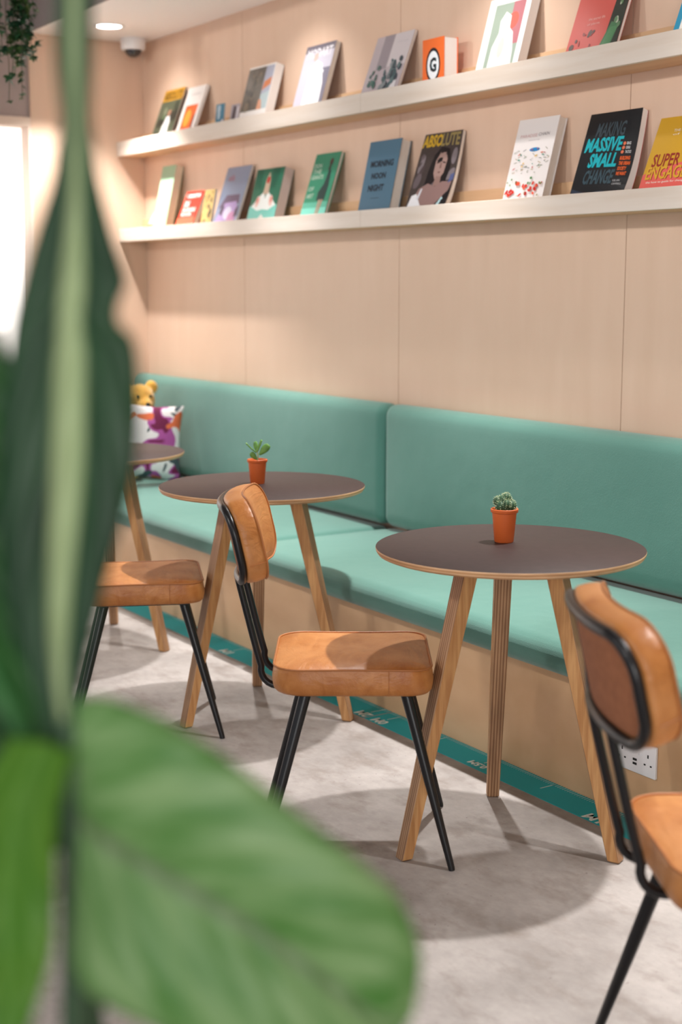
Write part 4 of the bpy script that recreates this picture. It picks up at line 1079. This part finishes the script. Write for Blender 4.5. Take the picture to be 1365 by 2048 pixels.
L2 = [  # left edge x y z, rib x y z, right edge x y z, cupping
    (-0.1791, 0.0797, 1.3611, -0.1185, 0.0797, 1.3611, -0.0646, 0.0789, 1.3561, 0.02),
    (-0.1825, 0.0712, 1.3078, -0.1151, 0.0712, 1.3078, -0.0565, 0.0701, 1.3012, 0.03),
    (-0.1773, 0.0556, 1.2421, -0.107, 0.0556, 1.2421, -0.05, 0.0556, 1.2421, 0.04),
    (-0.1522, 0.0401, 1.177, -0.0889, 0.0401, 1.177, -0.0356, 0.0401, 1.177, 0.04),
    (-0.1126, 0.0199, 1.114, -0.0599, 0.0199, 1.114, -0.017, 0.0199, 1.114, 0.03),
    (-0.0673, 0.002, 1.0654, -0.0314, 0.002, 1.0654, -0.0069, 0.002, 1.0654, 0.02),
    (-0.0251, -0.0195, 1.0261, -0.0138, -0.0195, 1.0261, -0.0058, -0.0195, 1.0261, 0.008),
]
o = obj('leaf', leaf_mesh(L2, 8, 14), m_leaf2, PT, smooth='all', label='deep green leaf at the far left edge'); o.modifiers.new('thick', 'SOLIDIFY').thickness = 0.0006
L4 = [  # left edge x y z, rib x y z, right edge x y z, cupping
    (-0.0449, -0.0319, 1.1069, -0.0231, -0.0324, 1.1038, -0.0043, -0.0334, 1.0976, 0.01),
    (-0.0647, -0.0574, 1.0739, -0.0372, -0.0574, 1.0739, -0.0098, -0.0584, 1.0679, 0.02),
    (-0.0684, -0.0836, 1.0369, -0.0386, -0.0841, 1.034, -0.007, -0.0841, 1.034, 0.03),
    (-0.0657, -0.0991, 1.0032, -0.0363, -0.0996, 1.0003, -0.0062, -0.0991, 1.0032, 0.03),
    (-0.0572, -0.1131, 0.979, -0.0339, -0.1136, 0.9761, -0.0112, -0.1129, 0.9804, 0.03),
    (-0.0501, -0.1224, 0.9528, -0.0327, -0.1228, 0.95, -0.0188, -0.1219, 0.9557, 0.02),
    (-0.0344, -0.1325, 0.9213, -0.0287, -0.1325, 0.9213, -0.0229, -0.132, 0.9242, 0.01),
]
m_leaf4 = leafmat('young_leaf', rgb(68, 122, 30), rgb(98, 144, 50), rgb(100, 150, 60), 0.03, 0.08)
o = obj('leaf', leaf_mesh(L4, 8, 12), m_leaf4, PT, smooth='all', label='bright green leaf drooping at the bottom left corner'); o.modifiers.new('thick', 'SOLIDIFY').thickness = 0.0006
L3 = [  # left edge x y z, rib x y z, right edge x y z, cupping
    (-0.0062, -0.0188, 1.1256, -0.01, -0.0287, 1.0632, -0.0125, -0.0387, 1.0008, 0.004),
    (0.0151, -0.0232, 1.1295, 0.0073, -0.0367, 1.0448, -0.0068, -0.0499, 0.9627, 0.02),
    (0.0519, -0.03, 1.1186, 0.0394, -0.0446, 1.0273, 0.0082, -0.0573, 0.9481, 0.035),
    (0.0911, -0.0356, 1.0961, 0.0724, -0.0495, 1.0096, 0.0397, -0.0616, 0.9337, 0.04),
    (0.13, -0.0403, 1.0669, 0.1051, -0.0526, 0.99, 0.0739, -0.0641, 0.9183, 0.042),
    (0.1674, -0.043, 1.0375, 0.1362, -0.0542, 0.9675, 0.1112, -0.0647, 0.9018, 0.04),
    (0.1963, -0.0424, 1.0092, 0.1643, -0.053, 0.9434, 0.1486, -0.0606, 0.896, 0.03),
    (0.2111, -0.0427, 0.9759, 0.1848, -0.0507, 0.926, 0.1769, -0.0544, 0.9026, 0.02),
    (0.212, -0.042, 0.9485, 0.1993, -0.0463, 0.9219, 0.1961, -0.048, 0.9109, 0.01),
    (0.2083, -0.0427, 0.9251, 0.2051, -0.0435, 0.9203, 0.2032, -0.044, 0.9172, 0.002),
]
o = obj('leaf', leaf_mesh(L3, 8, 18), m_leaf3, PT, smooth='all', label='large bright green leaf across the bottom'); o.modifiers.new('thick', 'SOLIDIFY').thickness = 0.0006
m_stem = noisy('plant_stem', rgb(54, 84, 52), rgb(40, 62, 42), ns=12, rough=0.6)
bm = newbm()
tube(bm, [(0.0, 0.0, 0.25), (0.006, 0.0, 0.6), (-0.0062, -0.0562, 0.8917), (-0.0075, -0.0437, 0.9697), (-0.0087, -0.0337, 1.032), (-0.01, -0.0208, 1.1131)], [0.011, 0.010, 0.009, 0.008, 0.007, 0.005], 12)
obj('stem', bm, m_stem, PT, smooth=True)
bm = newbm()
tube(bm, [(0.03, 0.03, 0.25), (0.03, 0.035, 0.7), (-0.0005, -0.0155, 0.8926), (-0.0044, -0.0093, 0.9317), (-0.0086, -0.0114, 0.9816), (-0.0075, -0.0337, 1.032)], [0.011, 0.010, 0.0085, 0.007, 0.006, 0.005], 12)
obj('stem', bm, m_stem, PT, smooth=True)
bm = newbm(); lathe(bm, [(0, 0), (0.11, 0), (0.115, 0.005), (0.14, 0.27), (0.135, 0.275), (0.128, 0.27), (0.124, 0.25), (0, 0.25)], 40)
obj('pot', bm, m_plastic, PT, smooth=True)
bm = newbm(); lathe(bm, [(0, 0.255), (0.122, 0.252), (0.124, 0.25)], 24); obj('soil', bm, m_soil, PT)
